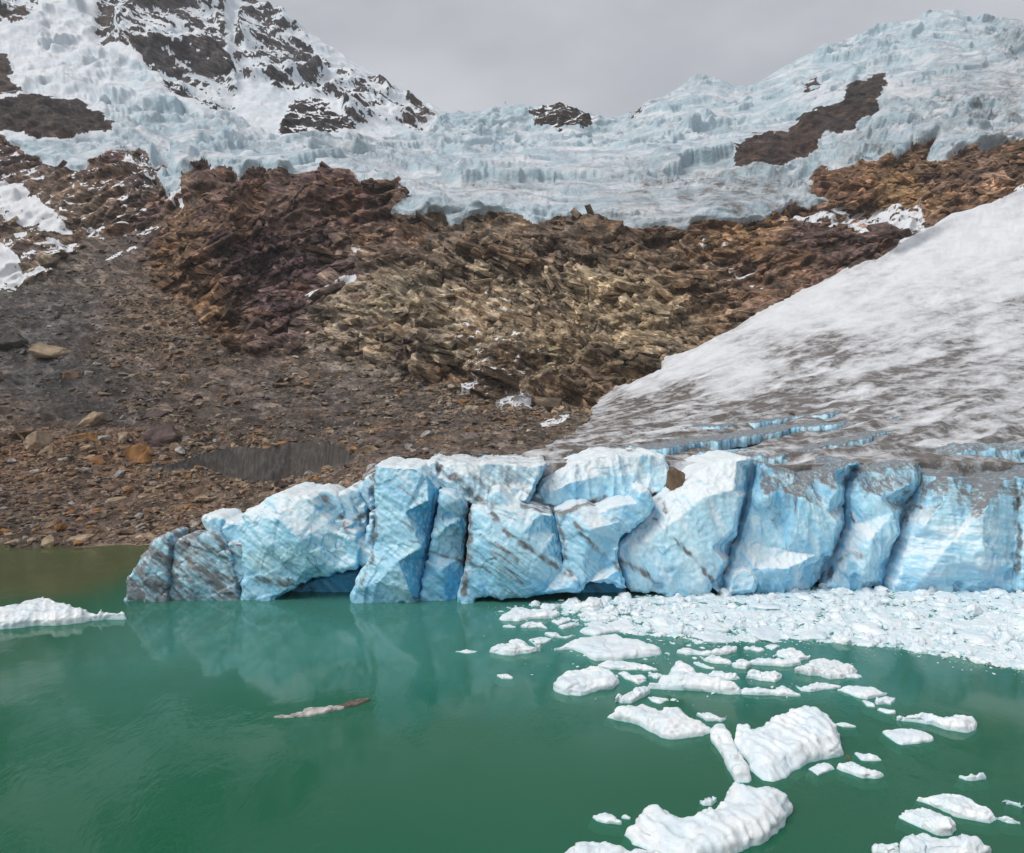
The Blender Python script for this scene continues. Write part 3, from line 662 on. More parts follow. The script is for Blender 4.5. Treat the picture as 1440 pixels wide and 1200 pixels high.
def serac(outline, Y, thick, extra=(), roll=.55, ins=4, lean=.10, base=None, mat=None, flute=0.0, amp=1.0, crust=.0, dirt=0.0, blue=.25, top_dirt=0.0, seed=1, label=None, voxel=.165, jg=1.9, back=0.0):
    outer = jag(fill(outline), 5.5, jg, seed)
    inner = [p for p in inset(outer, ins)[::2]]
    O2 = [(p[0], p[1]) for p in outer]
    ip = np.array([(p[0], p[1]) for p in inner]); ok = inpoly(ip[:, 0], ip[:, 1], O2)
    dmin = np.array([polydist(np.array([p[0]]), np.array([p[1]]), O2+[O2[0]])[0] for p in ip])
    inner = [p for p, k, d in zip(inner, ok, dmin) if k and d > ins*.6]
    vo, fo, dd = cdt_front(outer, inner, [(p[0], p[1], p[2]*1.35) for p in fill(extra)])
    if base is None: base = HY + CAMZ*F/Y
    front = []
    for v, (d, is_edge) in zip(vo, dd):
        h = max(0.0, base-v.y)*Y/F
        y = Y + d + lean*h + (roll if is_edge else 0)
        q = ray(v.x, v.y, y)
        if v.y > base-3: q[2] = min(q[2], -1.6)
        front.append(q)
    nf = len(front); V = list(front) + [q+np.array([back*.0, thick, 0]) for q in front]
    Fs = [tuple(f) for f in fo] + [tuple(i+nf for i in reversed(f)) for f in fo]
    cnt = {}
    for f in fo:
        for a, b in zip(f, list(f[1:])+[f[0]]): cnt[(a, b)] = 1
    for (a, b) in cnt:
        if (b, a) not in cnt: Fs.append((b, a, a+nf, b+nf))
    me = remeshed(V, Fs, voxel, 0)
    P_ = verts_of(me).astype(float); Nn = normals_of(me).astype(float)
    s = seed*17
    fa = math.radians({None: 38, M_ICE_FLUTED: 64, M_ICE_LAYERED: 6}[mat])
    c = P_[:, 0]*math.sin(fa) + P_[:, 2]*math.cos(fa) + .25*P_[:, 1]
    a_ = P_[:, 0]*math.cos(fa) - P_[:, 2]*math.sin(fa)
    ff = np.stack([a_/7, P_[:, 1]/2.5, c], -1)
    d = .15*fbm(P_, 6.0, 2, .5, s) + .26*fbm(ff, 1.7, 4, .6, s+1) + .10*fbm(P_, .8, 3, .6, s+2) + .10*fbm(ff, .5, 3, .6, s+13)
    d += .24*slabs(P_+fbm(P_, 3, 2, .5, s+9)[:, None]*.5, (7.5, 7, 8.5), s+3, 1.1)[0] + .13*slabs(P_, (2.6, 2.6, 3.2), s+14, 1.0)[0]
    d -= .9*smooth(.30, .12, cells(P_, (3.6, 3.6, 3.6), s+4)[0])*smooth(.1, .5, perlin(P_, 6, s+11))
    if flute:
        fv = np.stack([P_[:, 0], P_[:, 1], P_[:, 2]*.13 + 0*c], -1)
        d += flute*(ridged(fv, 2.0, 3, .55, s+5))
    front_f = np.clip(.35+.65*np.abs(Nn[:, 1]), 0, 1)
    P2 = P_ + Nn*(d*amp*front_f)[:, None]
    me.vertices.foreach_set('co', P2.astype(np.float32).ravel()); me.update()
    N0 = Nn; Nn = normals_of(me).astype(float)
    ix, iy = to_px(P2)
    topd = polydist(ix, iy, [(p[0], p[1]) for p in fill(outline)]+[tuple(outline[0][:2])])
    hgt = np.clip(P2[:, 2]/20, 0, 1)
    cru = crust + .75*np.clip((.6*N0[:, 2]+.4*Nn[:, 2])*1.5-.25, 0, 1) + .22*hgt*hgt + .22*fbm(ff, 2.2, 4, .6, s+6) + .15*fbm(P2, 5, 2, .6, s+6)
    cru = cru*(1-.85*min(1, top_dirt)*smooth(.45, .85, hgt))
    dr = dirt*np.clip(.85+.9*fbm(ff, 1.4, 5, .65, s+7), 0, 1.5) + top_dirt*smooth(.35, .8, .7*N0[:, 2]+.3*Nn[:, 2])*smooth(10, 14, P2[:, 2])
    jx = ix+perlin(P2, 1.2, 201)*3.5; jy = iy+perlin(P2, 1.3, 202)*3.5
    for line, wd, st in DIRTL:
        dl = polydist(jx, jy, line); m = 1.35*st*np.exp(-(dl/wd)**2)*np.clip(.85+1.1*perlin(P2, 1.7, 203), .0, 1.4)
        dr = np.maximum(dr, m)
    if mat is None:
        ln = fbm(ff+np.array([s*3.7, 0, 0]), (4.5, 3.2, 2.4), 3, .5, s+15)
        dr = dr + .9*np.exp(-(ln/.038)**2)*smooth(-.15, .35, perlin(P2, 6, s+16))*(.35+.65*smooth(.9, .2, hgt))
    # melt-water dribbles of grit running down from the dirty top
    col_ = fbm(np.stack([P2[:, 0], P2[:, 1]*.6, P2[:, 2]*.05+0*c], -1), 1.3, 4, .6, s+8)
    dr = dr + (.14+top_dirt*.55)*smooth(.10, .5, col_)*smooth(.30, 1.0, hgt)
    bl = blue + .25*fbm(P2, 6, 2, .5, s+10) + .25*fbm(ff, 3, 3, .55, s+12) + .3*smooth(.35, 0, hgt) + .95*smooth(.80, .40, np.abs(Nn[:, 1]))*smooth(.5, .2, Nn[:, 2])*smooth(-.1, .2, Nn[:, 0]*1.0+.12)  # right-facing sides deeper blue: bare crack ice, with their shade painted in
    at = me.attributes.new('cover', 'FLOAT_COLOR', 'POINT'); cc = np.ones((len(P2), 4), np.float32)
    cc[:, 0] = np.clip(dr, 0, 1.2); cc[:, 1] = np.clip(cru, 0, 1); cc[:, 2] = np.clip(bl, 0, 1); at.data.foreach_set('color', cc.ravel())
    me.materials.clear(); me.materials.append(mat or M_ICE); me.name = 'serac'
    return gpart('serac', me, label)
DIRTL += [([(658,705),(661,740),(657,790),(653,835)],5,.9),([(600,775),(640,785),(662,793),(690,805)],2.5,.7),([(690,722),(715,752),(745,772),(775,792),(800,812)],4,.85),([(676,752),(700,768),(728,790)],3,.7),
  ([(783,722),(790,750),(797,790),(806,818)],4,.6),([(808,735),(830,765),(855,785),(872,800)],4,.65),([(872,788),(895,800),(920,815)],5,.75),([(918,730),(945,755),(975,785),(1008,822)],3,.7),
  ([(612,655),(640,672),(665,700),(690,712)],7,.65),([(640,650),(665,665),(690,690)],4,.5),([(690,652),(710,672),(720,690)],4,.4),([(735,712),(760,716),(790,722),(850,700)],4,.9),
  ([(525,655),(524,690),(527,740),(522,790),(508,828)],4,.75),([(455,700),(480,725),(490,750)],5,.55),([(478,745),(500,730),(520,720)],4,.6),([(240,762),(236,800),(235,830)],2.5,.8),([(196,800),(215,790),(260,795),(300,800)],8,.7),([(205,770),(230,785),(250,790)],8,.6),
  ([(300,752),(320,770),(340,790)],4,.4),([(360,815),(400,820),(440,828)],5,.6),([(410,740),(440,765),(470,780)],3,.35),([(540,670),(570,690),(595,715)],2.5,.35),([(530,740),(560,755),(600,770)],2,.4),
  ([(1262,655),(1272,690),(1285,700),(1270,740)],6,.55),([(1284,650),(1296,675),(1300,690)],4,.7),([(1425,670),(1432,720),(1432,810)],5,.8),([(1370,684),(1366,700),(1350,690)],4,.6),([(1092,700),(1088,740),(1095,790)],3,.3),([(1120,690),(1118,740),(1108,780)],2.5,.3),([(1078,715),(1092,722)],4,.4),
  ([(1200,735),(1196,720)],2,.6),([(1170,800),(1165,815)],4,.8),([(1180,790),(1200,778),(1215,782)],5,.35),([(905,690),(925,700),(938,720)],4,.5)]
# left tip, grey and undercut
serac([(176,846),(176,818),(186,803),(196,786),(208,771),(218,758),(230,752),(238,753),(243,768),(240,800),(236,846)],118.5,7,extra=[(205,800,-.6),(215,780,-.3)],crust=-.2,dirt=.95,blue=.05,seed=1,label='grey dirt-banded tip of the ice cliff')
serac([(232,846),(238,800),(243,766),(250,757),(272,759),(290,748),(306,751),(318,765),(330,790),(338,846)],119,8,extra=[(270,800,-.8),(300,780,-.2)],crust=-.15,dirt=.82,blue=.1,seed=2)
serac([(284,738),(285,725),(300,724),(314,727),(326,733),(338,735),(345,752),(340,775),(310,765),(298,752)],121,8,crust=.3,blue=.2,seed=3,dirt=.05)
serac([(318,846),(312,800),(318,765),(338,758),(350,775),(355,800),(340,822),(334,846)],119.3,9,dirt=.5,blue=.2,seed=4)
# large bulge with the cave at its foot
serac([(334,846),(342,815),(340,790),(334,762),(334,740),(341,724),(350,716),(362,712),(371,702),(382,697),(395,694),(413,697),(431,696),(441,700),(449,720),(470,745),(500,755),(507,775),(503,800),(490,802),(470,806),(445,812),(418,825),(405,834),(388,841),(378,846)],
      118.8,16,extra=[(390,730,-1.8),(420,760,-2.2),(370,770,-1.2),(430,800,-1.2),(460,790,-.4),(480,780,.6)],crust=.05,dirt=.06,blue=.25,seed=5,lean=.14,label='rounded pale blue bulge of ice over a dark cave')
serac([(398,846),(405,832),(420,824),(450,812),(480,806),(505,802),(508,846)],124.5,8,blue=1.0,dirt=.15,crust=-.6,seed=6,lean=-.25,jg=.6)
# thin blades between bulge and wall
for k,(o,Yv,dt) in enumerate([([(437,702),(441,692),(450,687),(463,688),(476,695),(484,715),(492,750),(485,765),(465,742),(450,722)],121.5,.28),([(466,706),(474,694),(486,690),(492,694),(506,725),(508,760),(492,760),(482,730)],122.2,.25),([(486,700),(489,686),(497,682),(506,688),(516,710),(518,745),(508,742),(496,715)],122.8,.28),([(503,692),(506,680),(511,676),(520,686),(527,702),(526,722),(517,714)],123.2,.2),([(513,684),(513,671),(518,669),(530,680),(530,700),(522,695)],123.6,.15)]):
    serac(o,Yv,7,roll=.8,ins=4,crust=.2,dirt=dt,blue=.2,seed=10+k,lean=.2,amp=.7)
serac([(462,790),(470,770),(476,748),(484,732),(496,735),(506,752),(512,770),(520,720),(528,722),(530,800),(512,800),(498,790),(488,800)],119.8,7,roll=.9,ins=4,crust=.2,dirt=.22,blue=.3,seed=16,amp=.8)
# tall blue wall, in three faces
serac([(488,851),(497,828),(505,806),(516,792),(524,775),(527,740),(526,700),(526,655),(540,652),(560,655),(580,657),(592,657),(600,668),(616,688,2.6),(612,720,3.2),(603,775,3.2),(598,810,2.6),(592,851,1.5)],
      117.6,14,extra=[(540,690,-.4),(570,720,-1.4),(560,790,-1.6),(602,705,-1.0),(592,770,-1.4),(530,820,-1.2),(575,830,-1.0)],lean=.12,crust=-.05,dirt=.07,blue=.30,seed=20,label='tall smooth blue face of the ice cliff with dark slanting bands')
serac([(588,851),(596,805),(604,770),(614,715),(618,690),(632,692),(648,702),(657,712,1.5),(655,760,2.5),(651,810,2),(643,850,1)],118.6,12,extra=[(630,740,-.5),(622,800,-.6)],lean=.12,crust=-.15,dirt=.05,blue=.4,seed=21)
serac([(585,668),(594,655),(602,648),(612,646),(626,650),(645,648),(662,651),(684,648),(705,650),(722,650),(742,652),(760,650),(768,651),(762,668),(752,692),(742,708),(725,712),(705,700),(690,715),(665,716),(645,702),(620,690)],
      120.5,14,extra=[(650,670,-.6),(700,675,.3),(735,680,.5)],lean=.35,crust=.3,dirt=.34,blue=.15,seed=22,flute=.25,roll=2.2)
# front block with slanting dirt bands
serac([(640,848),(648,820),(655,790),(658,760),(661,715),(672,709),(683,712),(687,700),(692,690),(702,688),(712,698),(722,708),(735,714),(756,717),(776,723),(783,736,2),(788,760,2.6),(791,790,2),(812,815),(818,832),(780,834),(747,840),(720,842),(700,842),(690,838),(675,840),(662,848)],
      117.4,14,extra=[(690,730,-1.2),(672,765,-1.0),(735,750,-1.6),(700,790,-1.8),(760,780,-1.2),(740,815,-1.0),(668,800,.3)],lean=.16,crust=.05,dirt=.10,blue=.28,seed=24,label='front ice block crossed by slanting dark dirt bands')
# back tier above the shelf
serac([(752,706),(756,690),(764,676),(776,669),(790,658),(800,651),(815,646),(829,642),(845,638),(860,636),(885,637),(906,636),(922,638),(933,641),(940,655),(942,680),(934,694),(918,700),(900,700),(870,704),(840,708),(815,712),(790,712),(765,712)],
      124.5,14,extra=[(780,690,-1.0),(840,670,-.9),(800,680,-1.2),(900,670,.2)],lean=.35,crust=.15,dirt=.18,blue=.2,flute=.4,seed=26,mat=M_ICE_FLUTED,roll=2.0,label='upper tier of fluted pale ice set back behind the dirty shelf')
serac([(728,712),(736,700),(752,692),(768,694),(785,702),(800,706),(830,708),(855,700),(872,696),(885,704),(880,720),(840,722),(795,728),(760,726)],119.6,9,roll=2.2,lean=.7,dirt=.8,crust=-.2,blue=.1,top_dirt=.8,seed=28,label='dark dirt-covered ledge halfway up the ice cliff')
# block right of it
serac([(782,724),(797,716),(812,711),(829,711),(842,718),(860,710),(880,706),(893,706),(897,692),(902,687),(910,686),(916,696),(920,712),(910,728),(890,744),(872,757),(869,775),(870,792),(876,812),(884,828),(874,829),(850,818),(825,822),(815,834),(803,834),(794,800),(788,760)],
      118.6,14,extra=[(830,745,-1.2),(870,735,-.6),(820,790,-.4),(845,800,1.4),(860,770,.3),(800,760,.2)],lean=.16,crust=.1,dirt=.10,blue=.35,seed=29)
serac([(800,840),(812,828),(830,818),(855,815),(876,824),(890,838),(880,844)],124,8,blue=1,crust=-.6,dirt=.1,seed=30,jg=.6,lean=-.2)
# large wedge in the middle
serac([(874,801),(868,780),(869,766),(884,752),(900,738),(914,724),(926,706),(938,697),(952,686),(966,676),(976,667),(986,660),(995,656),(1006,650),(1020,648),(1036,645),(1050,643),(1060,645,2),(1063,654,5),(1059,680,6),(1053,710,6.5),(1043,745,6.5),(1033,780,6),(1024,806,4),(1018,834,2),(1010,834),(1002,826),(998,836),(975,838),(968,838),(948,836),(925,834),(908,834),(888,832),(882,826)],
      121.5,16,extra=[(900,770,-.6),(940,740,-1.6),(990,700,-2.2),(1030,690,-2.2),(960,790,-1.6),(1000,770,-2.0),(1040,700,-1.8),(1030,745,-1.8),(1018,790,-1.6),(920,815,-.6),(985,820,-1.0)],lean=.16,crust=0.34,dirt=.04,blue=.12,flute=.12,seed=31,mat=M_ICE_FLUTED,label='large pale blue wedge of ice with a slanting left edge')
serac([(1000,655),(1010,646),(1030,640),(1055,636),(1090,640),(1110,645),(1118,656),(1105,664),(1070,660),(1030,660)],131,9,lean=.5,crust=.3,dirt=.3,top_dirt=.6,flute=.3,seed=33,mat=M_ICE_FLUTED,roll=1.2)
# double face with the deep crack on its left
serac([(1024,834),(1026,800),(1034,778),(1044,752),(1052,728),(1060,690),(1064,660),(1068,650),(1080,653),(1092,656),(1104,659),(1116,664),(1128,671),(1142,669),(1155,667),(1170,662),(1184,657),(1196,650),(1207,648,1),(1209,655,4),(1201,668,6),(1195,688,6.5),(1191,712,6.5),(1193,734,6.5),(1183,762,6.5),(1171,784,6),(1157,806,4),(1139,830,2),(1100,834),(1060,834)],
      123.5,15,extra=[(1058,740,-.3),(1075,700,-1.6),(1095,690,-1.4),(1100,740,.5),(1108,775,.3),(1125,700,-2.6),(1120,750,-2.4),(1108,800,-1.8),(1160,720,-2.0),(1176,690,-1.8),(1176,735,-2.0),(1164,775,-1.6),(1060,800,-1.2),(1150,780,-1.2)],lean=.16,crust=0.30,dirt=.06,blue=.22,flute=.28,top_dirt=.9,seed=34,mat=M_ICE_FLUTED,label='pair of fluted blue ice faces right of a deep blue crack')
serac([(1024,836),(1020,815),(1028,803),(1045,795),(1060,800),(1066,815),(1062,836)],120.8,3.5,roll=1.2,ins=5,crust=.35,blue=.15,seed=36,mat=M_ICE_FLUTED,lean=.3)
# next block
serac([(1162,826),(1170,812),(1176,796),(1184,776),(1194,752),(1198,733),(1196,705),(1198,685),(1203,664),(1216,660),(1232,658),(1252,653),(1272,651),(1288,650),(1299,660,3),(1303,680,5),(1295,697,6),(1283,712,6.5),(1273,724,6.5),(1271,745,6.5),(1266,768,6),(1259,790,5),(1251,806,3),(1238,826,1.5),(1200,830)],
      124.8,14,extra=[(1215,690,-.8),(1240,700,-1.8),(1225,760,-1.8),(1258,720,-1.8),(1283,680,-1.2),(1262,750,-1.6),(1215,800,-1.6),(1250,770,-.6)],lean=.2,crust=0.32,dirt=.07,blue=.25,flute=.25,top_dirt=.9,seed=37,mat=M_ICE_FLUTED,label='blue ice block between two dark clefts')
serac([(1248,810),(1264,780),(1270,750),(1275,726),(1290,708),(1302,694),(1312,684),(1316,700),(1300,730),(1290,760),(1282,800)],132.5,6,lean=.1,crust=-.4,dirt=.35,blue=.9,seed=38,mat=M_ICE_FLUTED)
# big right block with a dirty flat top
serac([(1254,832),(1259,815),(1266,796),(1273,775),(1282,748),(1295,716),(1303,694),(1310,682),(1314,670),(1326,667),(1340,664),(1352,668),(1362,678),(1372,682),(1384,680),(1396,677),(1412,671),(1428,668),(1440,672),(1440,700),(1434,745),(1436,790),(1434,832)],
      124.0,16,extra=[(1300,740,-1.2),(1330,700,-1.6),(1340,760,-1.8),(1385,720,-3.0),(1380,790,-3.0),(1395,700,-2.6),(1410,740,-1.2),(1365,720,-1.6),(1355,790,-1.8),(1310,800,-1.8),(1425,780,.4)],lean=.15,crust=0.37,dirt=.06,blue=.15,flute=.12,top_dirt=1.0,seed=39,mat=M_ICE_LAYERED,label='broad pale ice block with a dirty grey flat top')
serac([(1312,668),(1340,660),(1366,648),(1394,640),(1420,641),(1446,646),(1460,668),(1440,674),(1428,670),(1397,679),(1374,684),(1362,680),(1340,667)],125.2,13,lean=1.0,roll=1.0,crust=-.3,dirt=.75,blue=.1,top_dirt=1.0,seed=43,voxel=.2,label='dirty brown-grey humped top of the broad right block')
serac([(1288,668),(1294,648),(1310,640),(1340,634),(1368,629),(1400,628),(1440,629),(1500,626),(1520,660),(1440,668),(1400,660),(1360,668),(1320,672)],134,9,lean=.3,crust=.1,dirt=.22,blue=.35,flute=.45,top_dirt=.7,seed=40,mat=M_ICE_FLUTED,roll=1.2,label='low fluted tier of ice behind the broad right block')
serac([(1430,832),(1432,790),(1436,740),(1442,700),(1460,672),(1500,660),(1540,664),(1550,700),(1556,832)],122.5,16,extra=[(1490,740,-2)],crust=.15,blue=.2,dirt=.1,top_dirt=.9,flute=.3,seed=41,mat=M_ICE_LAYERED)
serac([(1545,835),(1552,740),(1570,680),(1620,660),(1680,665),(1700,835)],124,16,extra=[(1620,740,-2)],crust=.15,blue=.2,dirt=.1,top_dirt=.9,flute=.3,seed=42,voxel=.35)
# low fluted scarps of the crevassed ice above the front
def ground_y(x, y):
    c = int(np.argmin(np.abs(px-x))); r = int(np.argmin(np.abs(PY[:NR0, c]-y))); return float(YY[r, c])
def tier(line, h, seed, label=None):
    l = np.asarray(line, float); xs = np.arange(l[0, 0], l[-1, 0]+1, 8.0); ys = np.interp(xs, l[:, 0], l[:, 1])
    jn = perlin(np.stack([xs, xs*0+seed*9.0, xs*0], -1), 34, 371); jf = perlin(np.stack([xs, xs*0+seed*5.0, xs*0], -1), 11, 372)
    ys = ys + jn*4; taper = np.clip(np.minimum(xs-xs[0], xs[-1]-xs)/40, .18, 1); hh = h*taper*np.clip(1+.5*jn+.25*jf, .35, 1.6)
    yb = ys+hh; gy = np.array([ground_y(x, y) for x, y in zip(xs, yb)]); Y0 = gy.min()-.5
    top = [(x, y, g-Y0+.6*f) for x, y, g, f in zip(xs, ys+jf*1.5, gy, jf)]; bot = [(x, y+1.5, g-Y0+.6*f) for x, y, g, f in zip(xs, yb, gy, jf)]
    serac(top+bot[::-1], Y0, 15, roll=.3, ins=3, lean=.12, base=900, mat=M_ICE_FLUTED, flute=.4, amp=.75, crust=.12, dirt=.16, blue=.22, top_dirt=.9, seed=seed, voxel=.26, jg=.8, label=label)
tier([(925,606),(985,600),(1050,594),(1100,590),(1160,581),(1215,570)], 10, 50)
tier([(800,648),(860,640),(920,631),(960,626),(1000,619),(1060,612),(1110,604),(1160,597),(1215,589)], 13, 51, 'long low blue scarp across the dirty ice')
tier([(1060,644),(1100,639),(1140,632),(1178,624),(1230,611),(1285,602)], 11, 52)
tier([(1130,616),(1180,603),(1250,588),(1290,582)], 8, 53)
tier([(850,622),(900,616),(960,611),(990,608)], 6, 54)
print('seracs', time.time()-T0)

# ------------------------------------------------------------------ ice floes on the lake
def Z1(L): return [(640+u/4.8, 820+v/4.8) for u, v in L]
def Z2(L): return [(840+u/4.8, 980+v/4.8) for u, v in L]
def Z3(L): return [(1140+u/4.8, 980+v/4.8) for u, v in L]
def Z4(L): return [(840+u/4.8, 820+v/4.8) for u, v in L]
def Z5(L): return [(1140+u/4.8, 820+v/4.8) for u, v in L]
def Z7(L): return [(u/5.538, 740+v/5.538) for u, v in L]
def floe_mesh(poly, h, seed, voxel=None, dirt=.1, rough=1.0, grooves=0.0, tilt=(0, 0), name='ice_floe', sub=True):
    """poly: the outline seen from the camera. Its lower side lies on the water, its upper side is the crest at height h."""
    poly = jag([(p[0], p[1], 0.0) for p in poly], 6, .9, seed)
    ys = np.array([p[1] for p in poly]); xs = np.array([p[0] for p in poly])
    # crest height of each outline point: 0 at the lower chain, h at the upper chain
    zz = []
    for x, y in zip(xs, ys):
        m = np.abs(xs-x) < max(6, .12*(xs.max()-xs.min())); lo, hi = ys[m].max(), ys[m].min()
        zz.append(h*.75*np.clip((lo-y)/max(lo-hi, 3), 0, 1))
    W = on_plane(xs, ys, np.array(zz)); c = W.mean(0); XY = W[:, :2]-c[:2]
    poly2 = [(x, y, 0) for x, y in XY]
    size = max(np.ptp(XY[:, 0]), np.ptp(XY[:, 1])); mins = min(np.ptp(XY[:, 0]), np.ptp(XY[:, 1]))
    if voxel is None: voxel = min(.16, max(.06, size/70))
    ins = min(.45*h+.12, mins*.16)
    inner = inset(poly2, ins)[::2]; ip = np.array([(p[0], p[1]) for p in inner]); O2 = [(p[0], p[1]) for p in poly2]
    ok = inpoly(ip[:, 0], ip[:, 1], O2); dm = [polydist(np.array([p[0]]), np.array([p[1]]), O2+[O2[0]])[0] for p in ip]
    inner = [p for p, k, d in zip(inner, ok, dm) if k and d > ins*.6]
    vo, fo, dd = cdt_front(poly2, inner, [])
    V = []
    for v, (d, e) in zip(vo, dd):
        zt = (h*.5 if e else h*.92) + tilt[0]*v.x + tilt[1]*v.y
        V.append((v.x, v.y, max(zt, .08)))
    n = len(V); V += [(x*(1.03+.7/max(size, 1)), y*(1.03+.55/max(mins, 1)), -.8) for x, y, z in V]
    Fs = [tuple(f) for f in fo] + [tuple(i+n for i in reversed(f)) for f in fo]
    cnt = {(a, b) for f in fo for a, b in zip(f, list(f[1:])+[f[0]])}
    Fs += [(b, a, a+n, b+n) for a, b in cnt if (b, a) not in cnt]
    me = remeshed(V, Fs, voxel, 1)
    P_ = verts_of(me).astype(float); Nn = normals_of(me).astype(float); q = P_+np.array([seed*37.1, seed*11.3, 0])
    sc = min(1.0, h/1.0+.25)*rough
    d = .09*sc*fbm(q, 2.0, 3, .55, 301) + .20*sc*slabs(q, (2.6, 2.6, 1.4), 302, 1.0, .10)[0] + .06*sc*slabs(q, (.7, .7, .5), 307, 1.0)[0] + .03*fbm(q, .35, 2, .6, 303)
    if grooves:
        g = np.stack([(q[:, 0]*.86+q[:, 1]*.5), (-q[:, 0]*.5+q[:, 1]*.86)/6, q[:, 2]*.3], -1)
        d += grooves*(ridged(g, 1.1, 3, .55, 304))
    up = np.clip(P_[:, 2]/max(.2, h*.5), 0, 1)
    d += up*np.clip(Nn[:, 2], 0, 1)*(.28*h)*fbm(q, max(1.2, size*.3), 3, .55, 305)
    P2 = P_+Nn*(d*np.clip(.3+.7*up, 0, 1))[:, None]
    me.vertices.foreach_set('co', P2.astype(np.float32).ravel()); me.update()
    dr = np.clip(dirt*(1+2.2*fbm(q, 1.5, 4, .6, 306)), 0, 1)
    cc = np.ones((len(P2), 4), np.float32); cc[:, 0] = dr; cc[:, 1] = np.clip(smooth(.16, -.05, P2[:, 2]) + .28*smooth(.35, 0, Nn[:, 2])*smooth(h, 0, P2[:, 2]), 0, 1); cc[:, 2] = 0
    at = me.attributes.new('cover', 'FLOAT_COLOR', 'POINT'); at.data.foreach_set('color', cc.ravel())
    me.materials.clear(); me.materials.append(M_FLOE); me.name = name
    return me, (float(c[0]), float(c[1]), 0.0), XY+c[:2]
FOOT = []   # footprints already taken on the water
nfl = [0]
def floe(poly, h, label, dirt=.08, group=None, name='ice_floe', cat='ice floe', **kw):
    nfl[0] += 1
    me, loc, XY = floe_mesh(poly, h*.88, nfl[0], dirt=dirt, name=name, **kw)
    o = link(name, me, None, label, cat, group); o.location = loc; FOOT.append(XY); return o
SMALL = 'small white ice piece drifting in green water between the larger floes'
GS = 'small drifting ice pieces'
floe(Z7([(-300,720),(-100,672),(0,655),(90,620),(150,600),(210,590),(280,565),(350,548),(400,562),(450,580),(510,600),(560,610),(610,640),(640,652),(720,655),(840,658),(965,660),(950,675),(850,692),(740,712),(650,735),(540,760),(400,775),(300,765),(200,785),(0,800),(-300,810)]), 2.0, 'lone flat white floe with a low peak, drifting off the rubble shore', grooves=.16, dirt=.0)
floe(Z1([(300,235),(330,200),(400,175),(470,170),(560,180),(620,175),(690,185),(700,215),(640,235),(540,240),(430,258),(320,250)]), .9, 'rounded lumpy white floe, the one nearest the tall blue wall', dirt=.12)
floe(Z1([(435,285),(500,262),(560,268),(590,275),(620,295),(600,308),(520,305),(450,300)]), .5, SMALL, group=GS)
floe(Z1([(320,285),(370,275),(410,292),(390,303),(340,300)]), .35, SMALL, group=GS)
floe(Z1([(690,150),(740,115),(800,120),(850,130),(900,80),(940,75),(970,110),(995,145),(970,190),(930,200),(860,190),(770,180),(720,170)]), 1.3, 'small pointed white floe with a grey notch close under the ice cliff', dirt=.3)
floe(Z1([(650,245),(720,230),(780,235),(775,260),(700,285),(670,270)]), .5, SMALL, group=GS, dirt=.2)
floe(Z1([(700,300),(760,268),(840,270),(850,285),(790,300),(730,312)]), .5, SMALL, group=GS, dirt=.25)
floe(Z1([(610,352),(650,328),(690,340),(720,355),(800,345),(815,360),(750,375),(660,370)]), .45, 'thin low floe with a dirty brown edge beside the large smooth flat floe', dirt=.35)
floe(Z1([(500,390),(540,368),(620,368),(650,385),(600,410),(540,418)]), .4, SMALL, group=GS)
floe(Z1([(235,440),(290,410),(350,400),(410,378),(450,385),(500,415),(570,432),(560,455),(480,475),(400,488),(330,485),(260,465)]), 1.1, 'tent-shaped white floe with a pinkish grey back beside the brown murky patch', dirt=.25)
floe(Z1([(640,450),(720,440),(770,395),(830,372),(930,370),(1000,345),(1080,338),(1150,375),(1260,385),(1310,415),(1390,455),(1380,480),(1270,500),(1150,510),(1060,525),(950,525),(910,505),(870,465),(800,445),(720,452)]), .8, 'large smooth flat white floe with a thin pointed left end', dirt=.03, rough=.6)
floe(Z1([(845,320),(880,290),(1000,275),(1100,250),(1190,255),(1230,310),(1130,325),(1050,335),(950,360),(880,345)]), .6, 'low wide white floe lying just behind the large smooth flat floe', dirt=.03, rough=.6)
floe(Z1([(840,245),(900,220),(1010,197),(1060,205),(1100,235),(1090,255),(960,262),(880,262)]), .6, SMALL, group=GS)
floe(Z1([(965,570),(1000,525),(1100,522),(1190,530),(1290,550),(1365,580),(1340,592),(1200,588),(1060,585)]), .5, 'long thin white floe just in front of the large smooth flat floe', dirt=.03, rough=.7)
floe(Z1([(670,700),(690,620),(740,600),(830,585),(920,555),(950,575),(1000,590),(1100,620),(1100,655),(1060,710),(990,725),(920,735),(850,760),(760,755),(690,730)]), 1.0, 'broad oval white floe in front of the large smooth flat floe', dirt=.04, rough=.8)
floe(Z1([(285,628),(330,608),(390,632),(380,650),(320,648)]), .35, 'tiny lone white ice piece in open water right of the murky brown patch', dirt=0)
floe(Z1([(1100,600),(1140,592),(1200,615),(1270,620),(1290,660),(1240,685),(1150,650)]), .4, SMALL, group=GS)
floe(Z1([(1305,615),(1340,600),(1390,610),(1400,640),(1360,648)]), .4, SMALL, group=GS)
floe(Z1([(1085,770),(1160,735),(1240,700),(1280,695),(1310,745),(1250,780),(1190,810),(1130,810),(1090,795)]), .9, 'small wedge-shaped white floe rising to the right, beside the broad oval floe', dirt=.02)
floe(Z1([(1300,775),(1350,760),(1410,770),(1440,795),(1390,815),(1330,800)]), .3, SMALL, group=GS)
floe(Z2([(70,115),(130,80),(190,55),(250,60),(290,30),(350,40),(420,75),(470,50),(510,80),(560,80),(600,125),(680,165),(770,200),(700,260),(600,270),(520,285),(430,270),(390,240),(330,215),(290,180),(200,170),(110,145)]), 1.1, 'ragged white floe with dirty lumps on its left and a smooth right half', dirt=.22)
floe(Z2([(670,130),(710,88),(760,100),(830,130),(870,150),(830,168),(740,165)]), .6, SMALL, group=GS)
